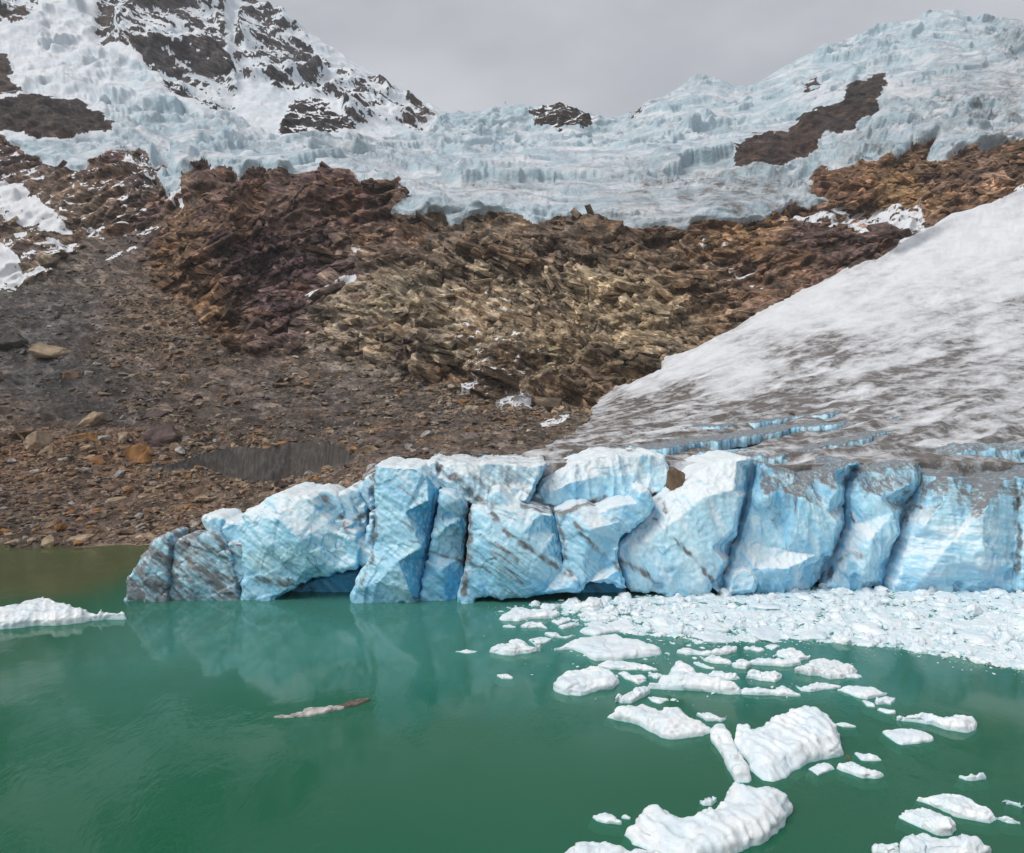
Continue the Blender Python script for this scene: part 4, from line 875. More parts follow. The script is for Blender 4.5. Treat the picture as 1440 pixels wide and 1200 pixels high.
floe(Z2([(765,210),(790,175),(850,172),(890,220),(930,290),(960,370),(1010,440),(1030,530),(1010,560),(930,560),(880,480),(830,370),(780,310)]), .9, 'narrow cracked slice of ice lying against the tall grooved berg', dirt=.10)
floe(Z2([(938,235),(950,170),(1030,172),(1040,205),(1130,205),(1190,175),(1250,118),(1320,130),(1400,110),(1440,120),(1500,150),(1590,155),(1610,205),(1635,330),(1645,375),(1610,400),(1500,415),(1440,430),(1380,460),(1320,490),(1270,540),(1180,575),(1110,560),(1050,500),(1028,450),(1048,440),(985,350),(940,310)]), 1.7, 'tall grooved white berg with a narrow cracked slice on its left', dirt=.03, grooves=.22, tilt=(.05, .10))
floe(Z2([(190,900),(240,840),(290,770),(340,725),(420,740),(450,720),(520,775),(610,825),(700,780),(800,740),(850,715),(865,630),(920,605),(1000,625),(1060,650),(1100,625),(1200,630),(1240,680),(1290,730),(1240,790),(1240,850),(1190,900),(1120,970),(1000,1010),(900,1060),(700,1095),(520,1090),(420,1040),(330,1010),(250,990),(225,930)]), 1.4, 'big rippled white berg with a rough grey-white left end, largest in front', dirt=.10, grooves=.20, tilt=(.05, .05))
floe(Z2([(-250,1056),(-180,1010),(-100,985),(0,980),(100,1010),(210,1030),(340,1015),(420,1045),(440,1100),(300,1140),(0,1150),(-260,1120)]), .9, 'flat white floe cut by the lower frame, beside the big rippled berg', dirt=.04)
floe(Z2([(-30,815),(0,790),(60,770),(110,800),(160,845),(150,862),(60,855),(0,840)]), .4, 'small flat ice piece on dark green water left of the big rippled berg')
floe(Z2([(160,800),(190,785),(225,805),(215,830),(180,825)]), .3, SMALL, group=GS)
floe(Z2([(690,715),(740,675),(780,660),(805,705),(770,735),(720,735)]), .7, 'small ice knob standing behind the big rippled berg')
floe(Z3([(560,140),(620,110),(690,105),(730,125),(800,105),(870,125),(990,120),(1100,130),(1120,165),(1095,210),(1050,240),(950,225),(850,190),(750,175),(640,165)]), 1.0, 'long white log-shaped floe with a blunt vertical right end', dirt=.04)
floe(Z3([(485,228),(560,212),(680,215),(800,245),(825,275),(820,295),(730,315),(620,325),(560,295),(510,260)]), .4, 'flat shield-shaped white floe below the long log-shaped floe', dirt=.02, grooves=.05, rough=.6)
floe(Z3([(450,90),(490,65),(560,85),(570,115),(500,110)]), .4, SMALL, group=GS)
floe(Z3([(0,460),(50,440),(110,435),(160,480),(100,510),(50,530),(10,500),(-10,480)]), .4, 'small broken ice piece at the foot of the tall grooved berg')
floe(Z3([(185,470),(220,430),(265,420),(325,465),(400,480),(470,490),(490,520),(430,555),(350,550),(280,520),(220,500)]), .7, 'white floe carrying a small brown stone at its left end', dirt=.06)
floe(Z3([(300,385),(350,365),(420,375),(470,400),(480,430),(400,435),(340,425)]), .5, 'small oval floe just behind the floe with a brown stone', dirt=.08)
floe(Z3([(1000,545),(1040,515),(1120,515),(1160,515),(1180,545),(1120,565),(1050,565)]), .6, 'small lone white floe above the pale streak of submerged ice', dirt=.02)
floe(Z3([(725,665),(800,660),(900,648),(1050,660),(1060,685),(1130,710),(1220,755),(1245,810),(1200,850),(1100,830),(1000,815),(900,770),(790,710),(730,690)]), .7, 'long smooth white floe tapering to the left, behind the lumpy oval floe', dirt=.02, grooves=.05, rough=.7)
floe(Z3([(605,790),(640,745),(720,745),(800,765),(870,790),(940,820),(970,855),(940,930),(850,930),(790,900),(700,860),(620,820)]), .9, 'lumpy oval white floe in front of the long smooth tapering floe', dirt=.05)
floe(Z3([(610,1000),(660,940),(740,900),(800,920),(860,950),(950,940),(1000,960),(1080,955),(1150,990),(1165,1020),(1210,980),(1190,1060),(1100,1110),(700,1110),(620,1056)]), 1.1, 'rounded white berg with a sharp tip, cut by the lower right frame', dirt=.08)
floe(Z3([(425,1030),(470,990),(580,990),(605,1020),(605,1080),(430,1080)]), .6, 'small rounded floe beside the berg with the sharp tip', dirt=.05)
floe(Z3([(1250,805),(1330,815),(1410,835),(1410,860),(1330,855)]), .35, 'thin small ice piece at the end of the long smooth floe')
floe(Z3([(1280,712),(1350,690),(1440,728),(1500,755),(1430,748),(1340,725)]), .5, 'narrow white crest of a berg lying mostly under water', dirt=.1)
floe(Z3([(170,190),(200,172),(260,178),(305,195),(280,208),(220,205)]), .25, SMALL, group=GS)
floe(Z5([(180,720),(240,695),(350,695),(440,715),(515,745),(450,765),(380,785),(300,765)]), .5, 'flat white floe with a smaller piece touching its right end', dirt=.03, rough=.7)
floe(Z5([(435,790),(490,760),(550,765),(570,790),(540,820),(450,820)]), .6, 'small rounded piece touching the right end of a flat floe')
floe(Z5([(350,800),(380,790),(430,815),(430,838),(380,832)]), .3, SMALL, group=GS)
floe(Z5([(-100,590),(0,530),(80,508),(160,515),(250,545),(305,575),(280,610),(220,645),(130,650),(60,620),(0,625)]), .9, 'brown-stained lumpy floe at the right end of the loose cluster', dirt=.55)
floe(Z5([(235,620),(290,605),(345,630),(320,645),(260,642)]), .35, SMALL, group=GS)
floe(Z5([(-100,700),(0,680),(100,670),(200,690),(195,710),(100,720),(0,735),(-60,730)]), .5, SMALL, group=GS, dirt=.2)
floe(Z4([(340,690),(400,650),(480,650),(500,560),(560,535),(620,560),(700,610),(800,640),(900,660),(960,690),(960,745),(870,750),(750,735),(600,720),(480,720),(400,710)]), 1.4, 'high-backed white floe in the middle of the loose cluster', dirt=.08)
floe(Z4([(965,700),(1060,700),(1160,715),(1250,685),(1330,730),(1370,755),(1300,765),(1180,755),(1060,755),(970,745)]), .7, 'low floe continuing from the right end of the high-backed floe', dirt=.12)
floe(Z4([(1000,620),(1060,595),(1130,605),(1200,590),(1240,640),(1200,670),(1100,660),(1010,645)]), .7, 'small lumpy floe between the high-backed floe and the flat-sided slab', dirt=.15)
floe(Z4([(1030,520),(1100,505),(1370,510),(1370,550),(1250,565),(1100,555),(1040,545)]), .7, 'flat-sided rectangular white slab of ice in the loose cluster', dirt=.0, rough=.4)
floe(Z4([(1190,480),(1250,425),(1330,440),(1400,480),(1430,510),(1360,525),(1250,505)]), .8, 'rounded white floe just behind the rectangular slab', dirt=.03)
floe(Z4([(690,505),(760,485),(840,490),(905,520),(890,550),(810,545),(730,530)]), .6, SMALL, group=GS, dirt=.15)
floe(Z4([(650,530),(690,528),(760,555),(825,575),(780,582),(700,570)]), .4, SMALL, group=GS)
floe(Z4([(910,560),(960,500),(1010,505),(1035,560),(1000,580),(940,575)]), .7, SMALL, group=GS)
floe(Z4([(540,465),(590,420),(680,445),(780,460),(860,430),(940,415),(930,460),(850,485),(720,490),(620,485)]), .7, 'long knobbly floe at the edge of the packed ice behind the high-backed floe', dirt=.18)
floe(Z4([(990,430),(1060,415),(1125,455),(1100,468),(1010,455)]), .4, SMALL, group=GS)
floe(Z4([(1130,430),(1180,410),(1230,430),(1180,455)]), .4, SMALL, group=GS)
floe(Z4([(345,610),(380,600),(435,615),(440,640),(380,645)]), .4, SMALL, group=GS)
floe(Z4([(720,640),(770,595),(840,590),(880,600),(940,610),(960,645),(900,655),(800,640)]), .6, SMALL, group=GS, dirt=.1)
floe([(640,917),(655,913),(671,914),(668,918),(655,919)], .3, 'thin white sliver of ice above the brown murky patch')
# long thin grey piece with a brown end
sl_ = bpy.data.objects.new('floating_debris', None); COL.objects.link(sl_); sl_['label'] = 'long thin grey-white floating piece with a brown flat end, alone on green water'; sl_['category'] = 'floating debris'
ma, loc, XY = floe_mesh([(385,1007),(400,1003),(425,1002),(428,997),(440,993),(455,993),(478,990),(486,993),(478,998),(455,1003),(430,1008),(400,1010)], .32, 71, dirt=.85, name='pale_shaft', voxel=.06); sl_.location = loc; FOOT.append(XY)
ma.materials.clear(); ma.materials.append(stone_material('bleached_debris', ((.42, .40, .38), (.46, .44, .42)))); link('pale_shaft', ma, sl_)
mb_, loc2, XY = floe_mesh([(478,992),(490,986),(505,983),(519,981),(521,985),(508,990),(495,994),(484,996)], .22, 72, dirt=1.0, name='dirty_end', voxel=.06)
mb_.materials.clear(); M_DEB = stone_material('wet_debris', ((.12, .10, .08), (.15, .125, .10))); mb_.materials.append(M_DEB)
e = link('dirty_end', mb_, sl_, 'flat brown end of the floating piece'); e.location = (loc2[0]-loc[0], loc2[1]-loc[1], .02)
print('floes', time.time()-T0)

# ------------------------------------------------------------------ packed ice under the cliff
def small_floe(seed, r, h, flat=.6):
    n = 9; rr = random.Random(seed); pts = []
    for k in range(n):
        a = 2*math.pi*k/n; q = r*rr.uniform(.65, 1.1); pts.append((q*math.cos(a), q*flat*math.sin(a), 0))
    inner = [(x*.62, y*.62, 0) for x, y, z in pts]
    V = [(x, y, h*.4) for x, y, z in pts]+[(x, y, h*rr.uniform(.75, 1.25)) for x, y, z in inner]+[(x*.97, y*.97, -.5) for x, y, z in pts]+[(0, 0, h*rr.uniform(.9, 1.5)), (0, 0, -.5)]
    Fs = []
    for k in range(n):
        j = (k+1) % n; Fs += [(k, j, n+j, n+k), (n+k, n+j, 3*n), (k, 2*n+k, 2*n+j, j), (2*n+j, 2*n+k, 3*n+1)]
    me = remeshed(V, Fs, r/14, 1)
    P_ = verts_of(me).astype(float); Nn = normals_of(me).astype(float); q = P_+seed*13.7
    d = .12*r*slabs(q, r*.8, 311, .9)[0] + .10*r*fbm(q, r*.7, 4, .6, 312)
    P2 = P_+Nn*d[:, None]; me.vertices.foreach_set('co', P2.astype(np.float32).ravel()); me.update()
    cc = np.ones((len(P2), 4), np.float32); cc[:, 0] = np.clip(.10+.5*fbm(q, r, 3, .6, 313), 0, 1)*(1 if seed % 3 == 0 else .25); cc[:, 1] = smooth(.14, -.05, P2[:, 2])*.8; cc[:, 2] = 0
    at = me.attributes.new('cover', 'FLOAT_COLOR', 'POINT'); at.data.foreach_set('color', cc.ravel())
    me.materials.clear(); me.materials.append(M_FLOE); me.name = 'ice_floe'
    return me
VARM = [small_floe(400+k, 1.0, random.uniform(.3, .75), random.uniform(.55, .85)) for k in range(12)]
PACK = [(690,856),(720,852),(760,846),(800,843),(860,838),(900,836),(960,836),(1000,834),(1060,832),(1140,826),(1180,822),(1250,827),(1350,830),(1460,832),(1560,834),(1700,836),(1860,842),(1830,880),(1760,915),(1690,962),(1620,975),(1540,968),(1460,948),(1400,940),(1340,928),(1280,918),(1220,910),(1150,906),(1090,902),(1040,906),(985,908),(950,900),(900,896),(860,890),(800,878),(740,872),(700,866)]
def pack_density(x, y):
    d = smooth(700, 980, x)*.9 + .1
    return d*smooth(0, 6, polydist(x, y, PACK+[PACK[0]]))
taken = [(np.mean(q[:, 0]), np.mean(q[:, 1]), q) for q in FOOT]
def clear(X, Y, r):
    for cx, cy, q in taken:
        if abs(X-cx) < 14 and abs(Y-cy) < 12:
            if inpoly(np.array([X]), np.array([Y]), q)[0] or np.hypot(q[:, 0]-X, q[:, 1]-Y).min() < r*.7: return False
    return True
placed = []; tries = 0
PKL = ['white ice lump in the dense ice pack under the blue cliff', 'stained greyish ice lump in the dense ice pack under the blue cliff', 'white ice lump among the scattered ice at the open left end of the pack']
while len(placed) < 205 and tries < 30000:
    tries += 1
    x, y = random.uniform(690, 1455), random.uniform(826, 945)
    a = np.array([x]), np.array([y])
    if not inpoly(*a, PACK)[0] or random.random() > pack_density(*a)[0]: continue
    w = on_plane(x, y); r = min(2.6, max(.75, .8*random.paretovariate(2.2))) * (1.0 if len(placed) > 40 else 1.7)
    if any(math.hypot((w[0]-p[0]), (w[1]-p[1])*1.2) < .72*(r+p[2]) for p in placed) or not clear(w[0], w[1], r): continue
    placed.append((w[0], w[1], r)); k = random.randrange(12)
    o = link('ice_floe', VARM[k], None, PKL[2] if x < 900 else (PKL[1] if (400+k) % 3 == 0 else PKL[0]), 'ice floe', 'loose ice pieces at the open end of the pack' if x < 900 else 'ice lumps packed under the cliff')
    o.location = (w[0], w[1], random.uniform(-.06, .06)); o.rotation_euler = (random.uniform(-.1, .1), random.uniform(-.1, .1), random.uniform(0, 6.28)); s = r; o.scale = (s, s, min(s, 1.3)*random.uniform(.8, 1.25))
# brash: thousands of fragments and the slush that binds them, one mass
LOWV = []
for k in range(10):
    bm = bmesh.new(); rr = random.Random(900+k)
    for _ in range(16):
        v = Vector((rr.gauss(0, 1), rr.gauss(0, 1), rr.gauss(0, 1))).normalized()*rr.uniform(.8, 1.1); bm.verts.new((v.x, v.y*rr.uniform(.7, 1), v.z*.55))
    bmesh.ops.convex_hull(bm, input=bm.verts); bmesh.ops.delete(bm, geom=[v for v in bm.verts if not v.link_faces], context='VERTS'); bmesh.ops.triangulate(bm, faces=bm.faces)
    bm.verts.index_update(); LOWV.append((np.array([v.co[:] for v in bm.verts]), np.array([[v.index for v in f.verts] for f in bm.faces]))); bm.free()
def scatter(pos, size, variants, seed, squash=(.6, 1.0), yaw_only=False, nrm=None):
    r = np.random.default_rng(seed); Vs, Fs, ids = [], [], []; off = 0
    for i, (p, s) in enumerate(zip(pos, size)):
        V, Fc = variants[int(r.integers(len(variants)))]
        a, b = r.uniform(0, 6.283), (0 if yaw_only else r.uniform(-.6, .6))
        ca, sa, cb, sb = math.cos(a), math.sin(a), math.cos(b), math.sin(b)
        q = V*np.array([1, r.uniform(.6, 1), r.uniform(*squash)])*s
        q = np.stack([q[:, 0], q[:, 1]*cb-q[:, 2]*sb, q[:, 1]*sb+q[:, 2]*cb], -1)
        q = np.stack([q[:, 0]*ca-q[:, 1]*sa, q[:, 0]*sa+q[:, 1]*ca, q[:, 2]], -1)
        Vs.append(q+p); Fs.append(Fc+off); ids.append(np.full(len(V), i)); off += len(V)
    return np.concatenate(Vs), np.concatenate(Fs), np.concatenate(ids)
bp, bs = [], []
N_ = 90000; X_ = rng.uniform(680, 1865, N_); Y_ = rng.uniform(824, 980, N_)
keep = inpoly(X_, Y_, PACK) & (rng.random(N_) < pack_density(X_, Y_)); X_, Y_ = X_[keep], Y_[keep]
Wp = on_plane(X_, Y_); kp = rng.random(len(Wp)) < (Wp[:, 1]/125)**2; Wp = Wp[kp][:13500]
sz = np.clip(.16*rng.pareto(2.2, len(Wp))+.12, .12, .62)
Wp[:, 2] = .02+sz*.12
V, Fc, ids = scatter(Wp, sz, LOWV, 5, (.35, .8))
# stray crumbs between the loose floes
X2 = rng.uniform(680, 1440, 4000); Y2 = rng.uniform(850, 1010, 4000); dn = np.exp(-(((X2-960)/160)**2+((Y2-930)/45)**2))*.5 + np.exp(-(polydist(X2, Y2, PACK)/7)**2); k2 = rng.random(4000) < dn*.6
W2 = on_plane(X2[k2], Y2[k2]); s2_ = np.clip(.08*rng.pareto(2.0, len(W2))+.07, .07, .4); W2[:, 2] = .0
V2, F2, i2 = scatter(W2, s2_, LOWV, 6, (.25, .6))
gx, gy = np.meshgrid(np.arange(680, 1866, 2.2), np.arange(820, 982, 1.5))
gd = pack_density(gx.ravel(), gy.ravel())*inpoly(gx.ravel(), gy.ravel(), PACK); G = on_plane(gx.ravel(), gy.ravel())
gz = -.11 + .20*gd + .15*fbm(G, 3.5, 5, .62, 321) + .12*slabs(G, (1.5, 1.2, 1), 322, .9, .2)[0]; G[:, 2] = gz
nr_, nc_ = gx.shape; idg = np.arange(nr_*nc_).reshape(nr_, nc_); Qg = np.stack([idg[:-1, :-1], idg[1:, :-1], idg[1:, 1:], idg[:-1, 1:]], -1).reshape(-1, 4)
Qg = Qg[(gd[Qg] > .02).all(1)]
tri = np.concatenate([Qg[:, [0, 1, 2]], Qg[:, [0, 2, 3]]])
Vall = np.concatenate([V, V2, G]); Fall = np.concatenate([Fc, F2+len(V), tri+len(V)+len(V2)])
ca = np.zeros((len(Vall), 3), np.float32); ca[:len(V), 0] = (rng.random(len(Wp)) < .12)[ids]*.6; ca[len(V)+len(V2):, 0] = np.clip(.12+.5*fbm(G, 6, 3, .6, 323), 0, .6); ca[:, 1] = smooth(.1, -.08, Vall[:, 2])*.7; ca[:len(V), 1] = np.maximum(ca[:len(V), 1], ((rng.random(len(Wp)) < .3)*rng.uniform(.2, .8, len(Wp)))[ids])
u, inv = np.unique(Fall, return_inverse=True)
link('brash_ice', mesh_np('brash_ice', Vall[u], inv.reshape(-1, 3), M_FLOE, {'cover': ca[u]}, smooth_sh=False), kind='stuff')
# pale shelves of ice below the water round the larger bergs
print('pack', time.time()-T0)

# ------------------------------------------------------------------ stones: rubble of the shore, scree, boulders
HULL = []
for k in range(14):
    bm = bmesh.new(); rr = random.Random(1200+k)
    for _ in range(13):
        v = Vector((rr.gauss(0, 1), rr.gauss(0, 1), rr.gauss(0, 1))).normalized()*rr.uniform(.75, 1.1); bm.verts.new((v.x*1.15, v.y*.85, v.z*.62))
    bmesh.ops.convex_hull(bm, input=bm.verts); bmesh.ops.delete(bm, geom=[v for v in bm.verts if not v.link_faces], context='VERTS'); bmesh.ops.triangulate(bm, faces=bm.faces)
    bm.verts.index_update(); HULL.append((np.array([v.co[:] for v in bm.verts]), np.array([[v.index for v in f.verts] for f in bm.faces]))); bm.free()
vis = (ROWI < NR0) & (fx > -40) & (fx < 1480) & (fq[:, 2] > .2)
sidx = sub(scree & vis & ~pf)
# weight: shore rubble dense, talus below the cliffs, sparse on the fine grey scree
sx, sy = fx[sidx], fy[sidx]
wgt = .25 + 1.6*smooth(585, 640, sy)*smooth(560, 420, sx) + .9*np.exp(-(((sx-270)/120)**2+((sy-455)/40)**2)) + .7*smooth(470, 620, sx)*smooth(640, 560, sy) + .5*np.exp(-((sx-240)/60)**2)*smooth(430, 500, sy)
wgt *= .45+.9*smooth(-.3, .4, fbm(fq[sidx], 18, 3, .6, 331))
def pick(n, seed):
    r = np.random.default_rng(seed); return sidx[r.choice(len(sidx), n, p=wgt/wgt.sum())]
PAL = np.array([(.30,.22,.145),(.22,.13,.065),(.26,.20,.15),(.15,.115,.09),(.34,.28,.21),(.11,.085,.075),(.20,.19,.18),(.28,.155,.065),(.085,.062,.06),(.40,.35,.28)])
def stones(n, seed, smin, smax, a, name):
    i = pick(n, seed); r = np.random.default_rng(seed+1); s = np.clip(smin*(1+r.pareto(a, n)), smin, smax)
    s *= np.clip(fY[i]/230, .75, 1.7)
    p = fq[i].copy(); p[:, 2] += s*.12
    V, Fc, ids = scatter(p, s, HULL, seed+2, (.6, 1.1))
    base = np.clip(tint[i]*1.5, .03, .3); pal = PAL[r.integers(len(PAL), size=n)]
    fine = smooth(-100, 330, fx[i])*.6+.25
    c = (base*(1-fine[:, None]*.75)+pal*fine[:, None]*.75)*r.uniform(.65, 1.25, (n, 1))
    return mesh_np(name, V, Fc, M_RUB, {'tint': c[ids]}, smooth_sh=False)
link('rubble', stones(34000, 40, .20, 1.7, 1.9, 'rubble'), kind='stuff')
# blocks strewn over the broken bedrock
bi_ = sub(rockm & vis & (fY < 520) & (fx > 200)); r_ = np.random.default_rng(77)
wb = np.exp(-(((fx[bi_]-680)/170)**2+((fy[bi_]-500)/55)**2)) + .5*np.exp(-(((fx[bi_]-860)/120)**2+((fy[bi_]-510)/50)**2)) + .05
bi_ = bi_[r_.choice(len(bi_), 2600, p=wb/wb.sum())]; s = np.clip(.55*(1+r_.pareto(2.0, len(bi_))), .5, 3.2)
p = fq[bi_].copy(); p[:, 2] += s*.1; V, Fc, ids = scatter(p, s, HULL, 78, (.45, .9))
c = np.clip(tint[bi_]*r_.uniform(.8, 1.6, (len(bi_), 1)), .03, .4)
link('broken_rock', mesh_np('broken_rock', V, Fc, M_RUB, {'tint': c[ids]}, smooth_sh=False), kind='stuff')
SLAB = []
for k in range(16):
    bm = bmesh.new(); rr = random.Random(3100+k)
    for a in (-1, 1):
        for b in (-1, 1):
            for c in (-1, 1):
                bm.verts.new((a*rr.uniform(.62, 1.0), b*rr.uniform(.6, 1.0), c*rr.uniform(.55, 1.0)))
    for _ in range(4): bm.verts.new((rr.uniform(-1, 1), rr.uniform(-1, 1), rr.choice((-1.05, 1.05))))
    bmesh.ops.convex_hull(bm, input=bm.verts); bmesh.ops.delete(bm, geom=[v for v in bm.verts if not v.link_faces], context='VERTS'); bmesh.ops.triangulate(bm, faces=bm.faces)
    bm.verts.index_update(); SLAB.append((np.array([v.co[:] for v in bm.verts]), np.array([[v.index for v in f.verts] for f in bm.faces]))); bm.free()
ri_ = sub(rockm & vis & (fY < 640) & (snow < .3)); r_ = np.random.default_rng(81)
gx_, gy_ = fx[ri_], fy[ri_]
wb = .35 + 1.3*np.exp(-(((gx_-720)/230)**2+((gy_-420)/75)**2)**1.5) + .5*np.exp(-(((gx_-350)/110)**2+((gy_-390)/70)**2))
wb *= (.2+1.1*smooth(-.3, .3, fbm(fq[ri_], 30, 3, .5, 351)))*(fY[ri_]/420)**2
ri_ = ri_[r_.choice(len(ri_), 3700, p=wb/wb.sum())]
sz_ = np.clip(.85*(1+r_.pareto(1.7, len(ri_))), .8, 5.6)
# ledges and folds that can be followed across the wall
LEDGE = [[(758,370),(785,394),(806,420),(835,440),(870,447),(893,451)],[(770,392),(790,420),(815,446),(850,460)],[(536,398),(580,420),(604,442)],[(430,442),(480,430),(520,440),(560,455),(592,472)],[(640,402),(680,396),(720,386),(760,378)],[(850,380),(890,395),(930,400),(980,395)],[(880,472),(920,456),(958,440)],[(700,462),(730,440),(762,430)],[(588,492),(620,480),(652,490)],[(310,460),(340,455),(370,470),(397,492)],[(470,382),(500,372),(560,360),(622,350)],[(640,332),(700,326),(760,336),(830,330)],[(225,330),(250,300),(290,282),(320,290)],[(300,400),(340,360),(390,330),(440,320)],[(360,430),(410,390),(460,365)],[(960,345),(1010,335),(1070,345),(1130,335)],[(1140,350),(1200,335),(1260,318),(1300,315)],[(840,500),(880,490),(920,492)],[(660,430),(690,420),(705,405)],[(500,470),(540,480),(570,495)]]
led, leda = [], []
for L_ in LEDGE:
    for (xa, ya), (xb, yb) in zip(L_[:-1], L_[1:]):
        nseg = max(1, int(math.hypot(xb-xa, yb-ya)/5.5))
        for t_ in range(nseg):
            x_, y_ = xa+(xb-xa)*t_/nseg+r_.normal(0, 1.2), ya+(yb-ya)*t_/nseg+r_.normal(0, 1.2)
            c_ = int(np.argmin(np.abs(px-x_))); r0 = int(np.argmin(np.abs(PY[:NR0, c_]-y_))); led.append(r0*NC+c_); leda.append(math.degrees(math.atan2(yb-ya, xb-xa)))
ltone = [1.25]*len(led)
pool = ri_[:3600]; kk = 0
while kk < 170:
    i0 = int(pool[int(r_.integers(len(pool)))]); x_, y_ = float(fx[i0]), float(fy[i0]); kk += 1
    base_d = np.interp(x_, [0, 300, 480, 620, 800, 960, 1100, 1440], [-18, -30, 0, 22, 28, 8, -12, -18])+r_.normal(0, 9); tn = float(np.exp(r_.normal(.05, .36)))
    for st_ in range(int(r_.integers(10, 32))):
        ag = base_d + 22*math.sin(st_*.16+kk); x_ += 4.2*math.cos(math.radians(ag)); y_ += 4.2*math.sin(math.radians(ag))
        c_ = int(np.argmin(np.abs(px-x_))); r0 = int(np.argmin(np.abs(PY[:NR0, c_]-y_))); i1 = r0*NC+c_
        if not rockm[i1] or snow[i1] > .3 or fY[i1] > 640: break
        led.append(i1); leda.append(ag); ltone.append(tn)
kp_ = [j for j in range(len(led)) if snow[led[j]] < .3]; led = [led[j] for j in kp_]; leda = [leda[j] for j in kp_]; ltone = [ltone[j] for j in kp_]
nled = len(led); ri_ = np.concatenate([ri_, np.array(led)]); sz_ = np.concatenate([sz_, r_.uniform(2.4, 4.2, nled)])
dipn = np.interp(fx[ri_], [0, 300, 480, 620, 800, 960, 1100, 1440], [-18, -26, 4, 24, 28, 10, -12, -18])
dipn[-nled:] = leda; lf = np.arange(len(ri_)) >= len(ri_)-nled
Vs, Fs, ids_ = [], [], []; off = 0
for k, i in enumerate(ri_):
    V, Fc = SLAB[int(r_.integers(16))]; s0 = sz_[k]
    q = V*np.array([s0*r_.uniform(.8, 1.7), s0*r_.uniform(.7, 1.1), s0*r_.uniform(.16, .42)])
    an_ = math.radians(dipn[k]+r_.normal(0, 5 if lf[k] else 20)); ca_, sa_ = math.cos(an_), math.sin(an_)
    bx_ = math.radians(r_.normal(20, 14)); cb_, sb_ = math.cos(bx_), math.sin(bx_); az = r_.normal(0, .35); cz_, sz2 = math.cos(az), math.sin(az)
    q = np.stack([q[:, 0], q[:, 1]*cb_-q[:, 2]*sb_, q[:, 1]*sb_+q[:, 2]*cb_], -1)           # leans back into the slope
    q = np.stack([q[:, 0]*cz_-q[:, 1]*sz2, q[:, 0]*sz2+q[:, 1]*cz_, q[:, 2]], -1)
    q = np.stack([q[:, 0]*ca_+q[:, 2]*sa_, q[:, 1], -q[:, 0]*sa_+q[:, 2]*ca_], -1)           # dips along the bedding
    Vs.append(q+fq[i]+np.array([0, .25*s0, -.05*s0])); Fs.append(Fc+off); ids_.append(np.full(len(V), k)); off += len(V)
V = np.concatenate(Vs); Fc = np.concatenate(Fs); ids_ = np.concatenate(ids_)
c = np.maximum(tint[ri_]*np.exp(r_.normal(-.05, 1, (len(ri_), 1))*np.where(lf, .14, .36)[:, None])*np.concatenate([np.ones(len(ri_)-nled), ltone])[:, None], .02); c = c/np.maximum(c.max(1, keepdims=True)/.32, 1)
zer = np.zeros((len(V), 3), np.float32)
link('rock_ledges', mesh_np('rock_ledges', V, Fc, M_TER, {'tint': c[ids_], 'cover': zer, 'extra': zer+np.array([0, .4, 0])}, smooth_sh=False), kind='structure')
def boulder_mesh(seed, npts=15, flat=.62):
    bm = bmesh.new(); rr = random.Random(seed)
    for _ in range(npts):
        v = Vector((rr.gauss(0, 1), rr.gauss(0, 1), rr.gauss(0, 1))).normalized()*rr.uniform(.8, 1.08); bm.verts.new((v.x*1.15, v.y*.85, v.z*flat))
    bmesh.ops.convex_hull(bm, input=bm.verts); bmesh.ops.delete(bm, geom=[v for v in bm.verts if not v.link_faces], context='VERTS')
    bmesh.ops.bevel(bm, geom=list(bm.edges), offset=.05, segments=1, affect='EDGES'); bmesh.ops.triangulate(bm, faces=bm.faces)
    bmesh.ops.subdivide_edges(bm, edges=bm.edges, cuts=2, use_grid_fill=True)
    me = bpy.data.meshes.new('boulder'); bm.to_mesh(me); bm.free()
    P_ = verts_of(me).astype(float); Nn = normals_of(me).astype(float); d = .06*fbm(P_+seed*3.1, .7, 4, .6, 341)+.05*slabs(P_+seed*3.1, .5, 342, .9)[0]
    me.vertices.foreach_set('co', (P_+Nn*d[:, None]).astype(np.float32).ravel()); me.update(); return me
TONES = {'tan': ((.27,.20,.135),(.34,.26,.18)), 'rust-orange': ((.23,.115,.045),(.29,.15,.06)), 'dark grey': ((.07,.06,.058),(.11,.095,.09)), 'pale grey': ((.27,.255,.24),(.36,.34,.32)), 'brown': ((.14,.092,.06),(.19,.125,.085)), 'purple-brown': ((.092,.066,.063),(.12,.083,.078))}
M_ST = {k: stone_material('stone_'+k.replace('-', '_').replace(' ', '_'), v) for k, v in TONES.items()}
BV = {}
for k in TONES: BV[k] = []
for j, k in enumerate(TONES):
    for v in range(5):
        m = boulder_mesh(2000+j*10+v, 14, random.uniform(.42, .7)); m.materials.append(M_ST[k]); BV[k].append(m)
def ground_at(x, y):
    c = int(np.argmin(np.abs(px-x))); r = int(np.argmin(np.abs(PY[:NR0, c]-y)+(pit_raw[:NR0, c])*50)); return Pn[r, c]
def boulder(x, y, wpx, tone, label, v=0, rz=None, sq=1.0, sink=.25, name='boulder', group=None, pt=None, tiltx=0.0, sy_=1.0):
    p = ground_at(x, y) if pt is None else pt; s = wpx*p[1]/F/2.2
    o = link(name, BV[tone][v % 5], None, label, 'boulder', group); o.scale = (s, s*sy_, s*sq); o.location = (p[0], p[1], p[2]+s*sq*(.6-sink)*.6)
    o.rotation_euler = (tiltx, random.uniform(-.15, .15), random.uniform(0, 6.28) if rz is None else rz); return o
boulder(68, 498, 62, 'tan', 'large flat pale tan boulder on the dark grey scree', 1, .1, .62, name='boulder')
boulder(14, 488, 52, 'dark grey', 'dark square-topped boulder beside the large tan boulder', 2, .3, 1.3)
boulder(190, 648, 50, 'rust-orange', 'big slanting rust-coloured slab above the ice hollow', 0, -.5, 1.5, tiltx=.5)
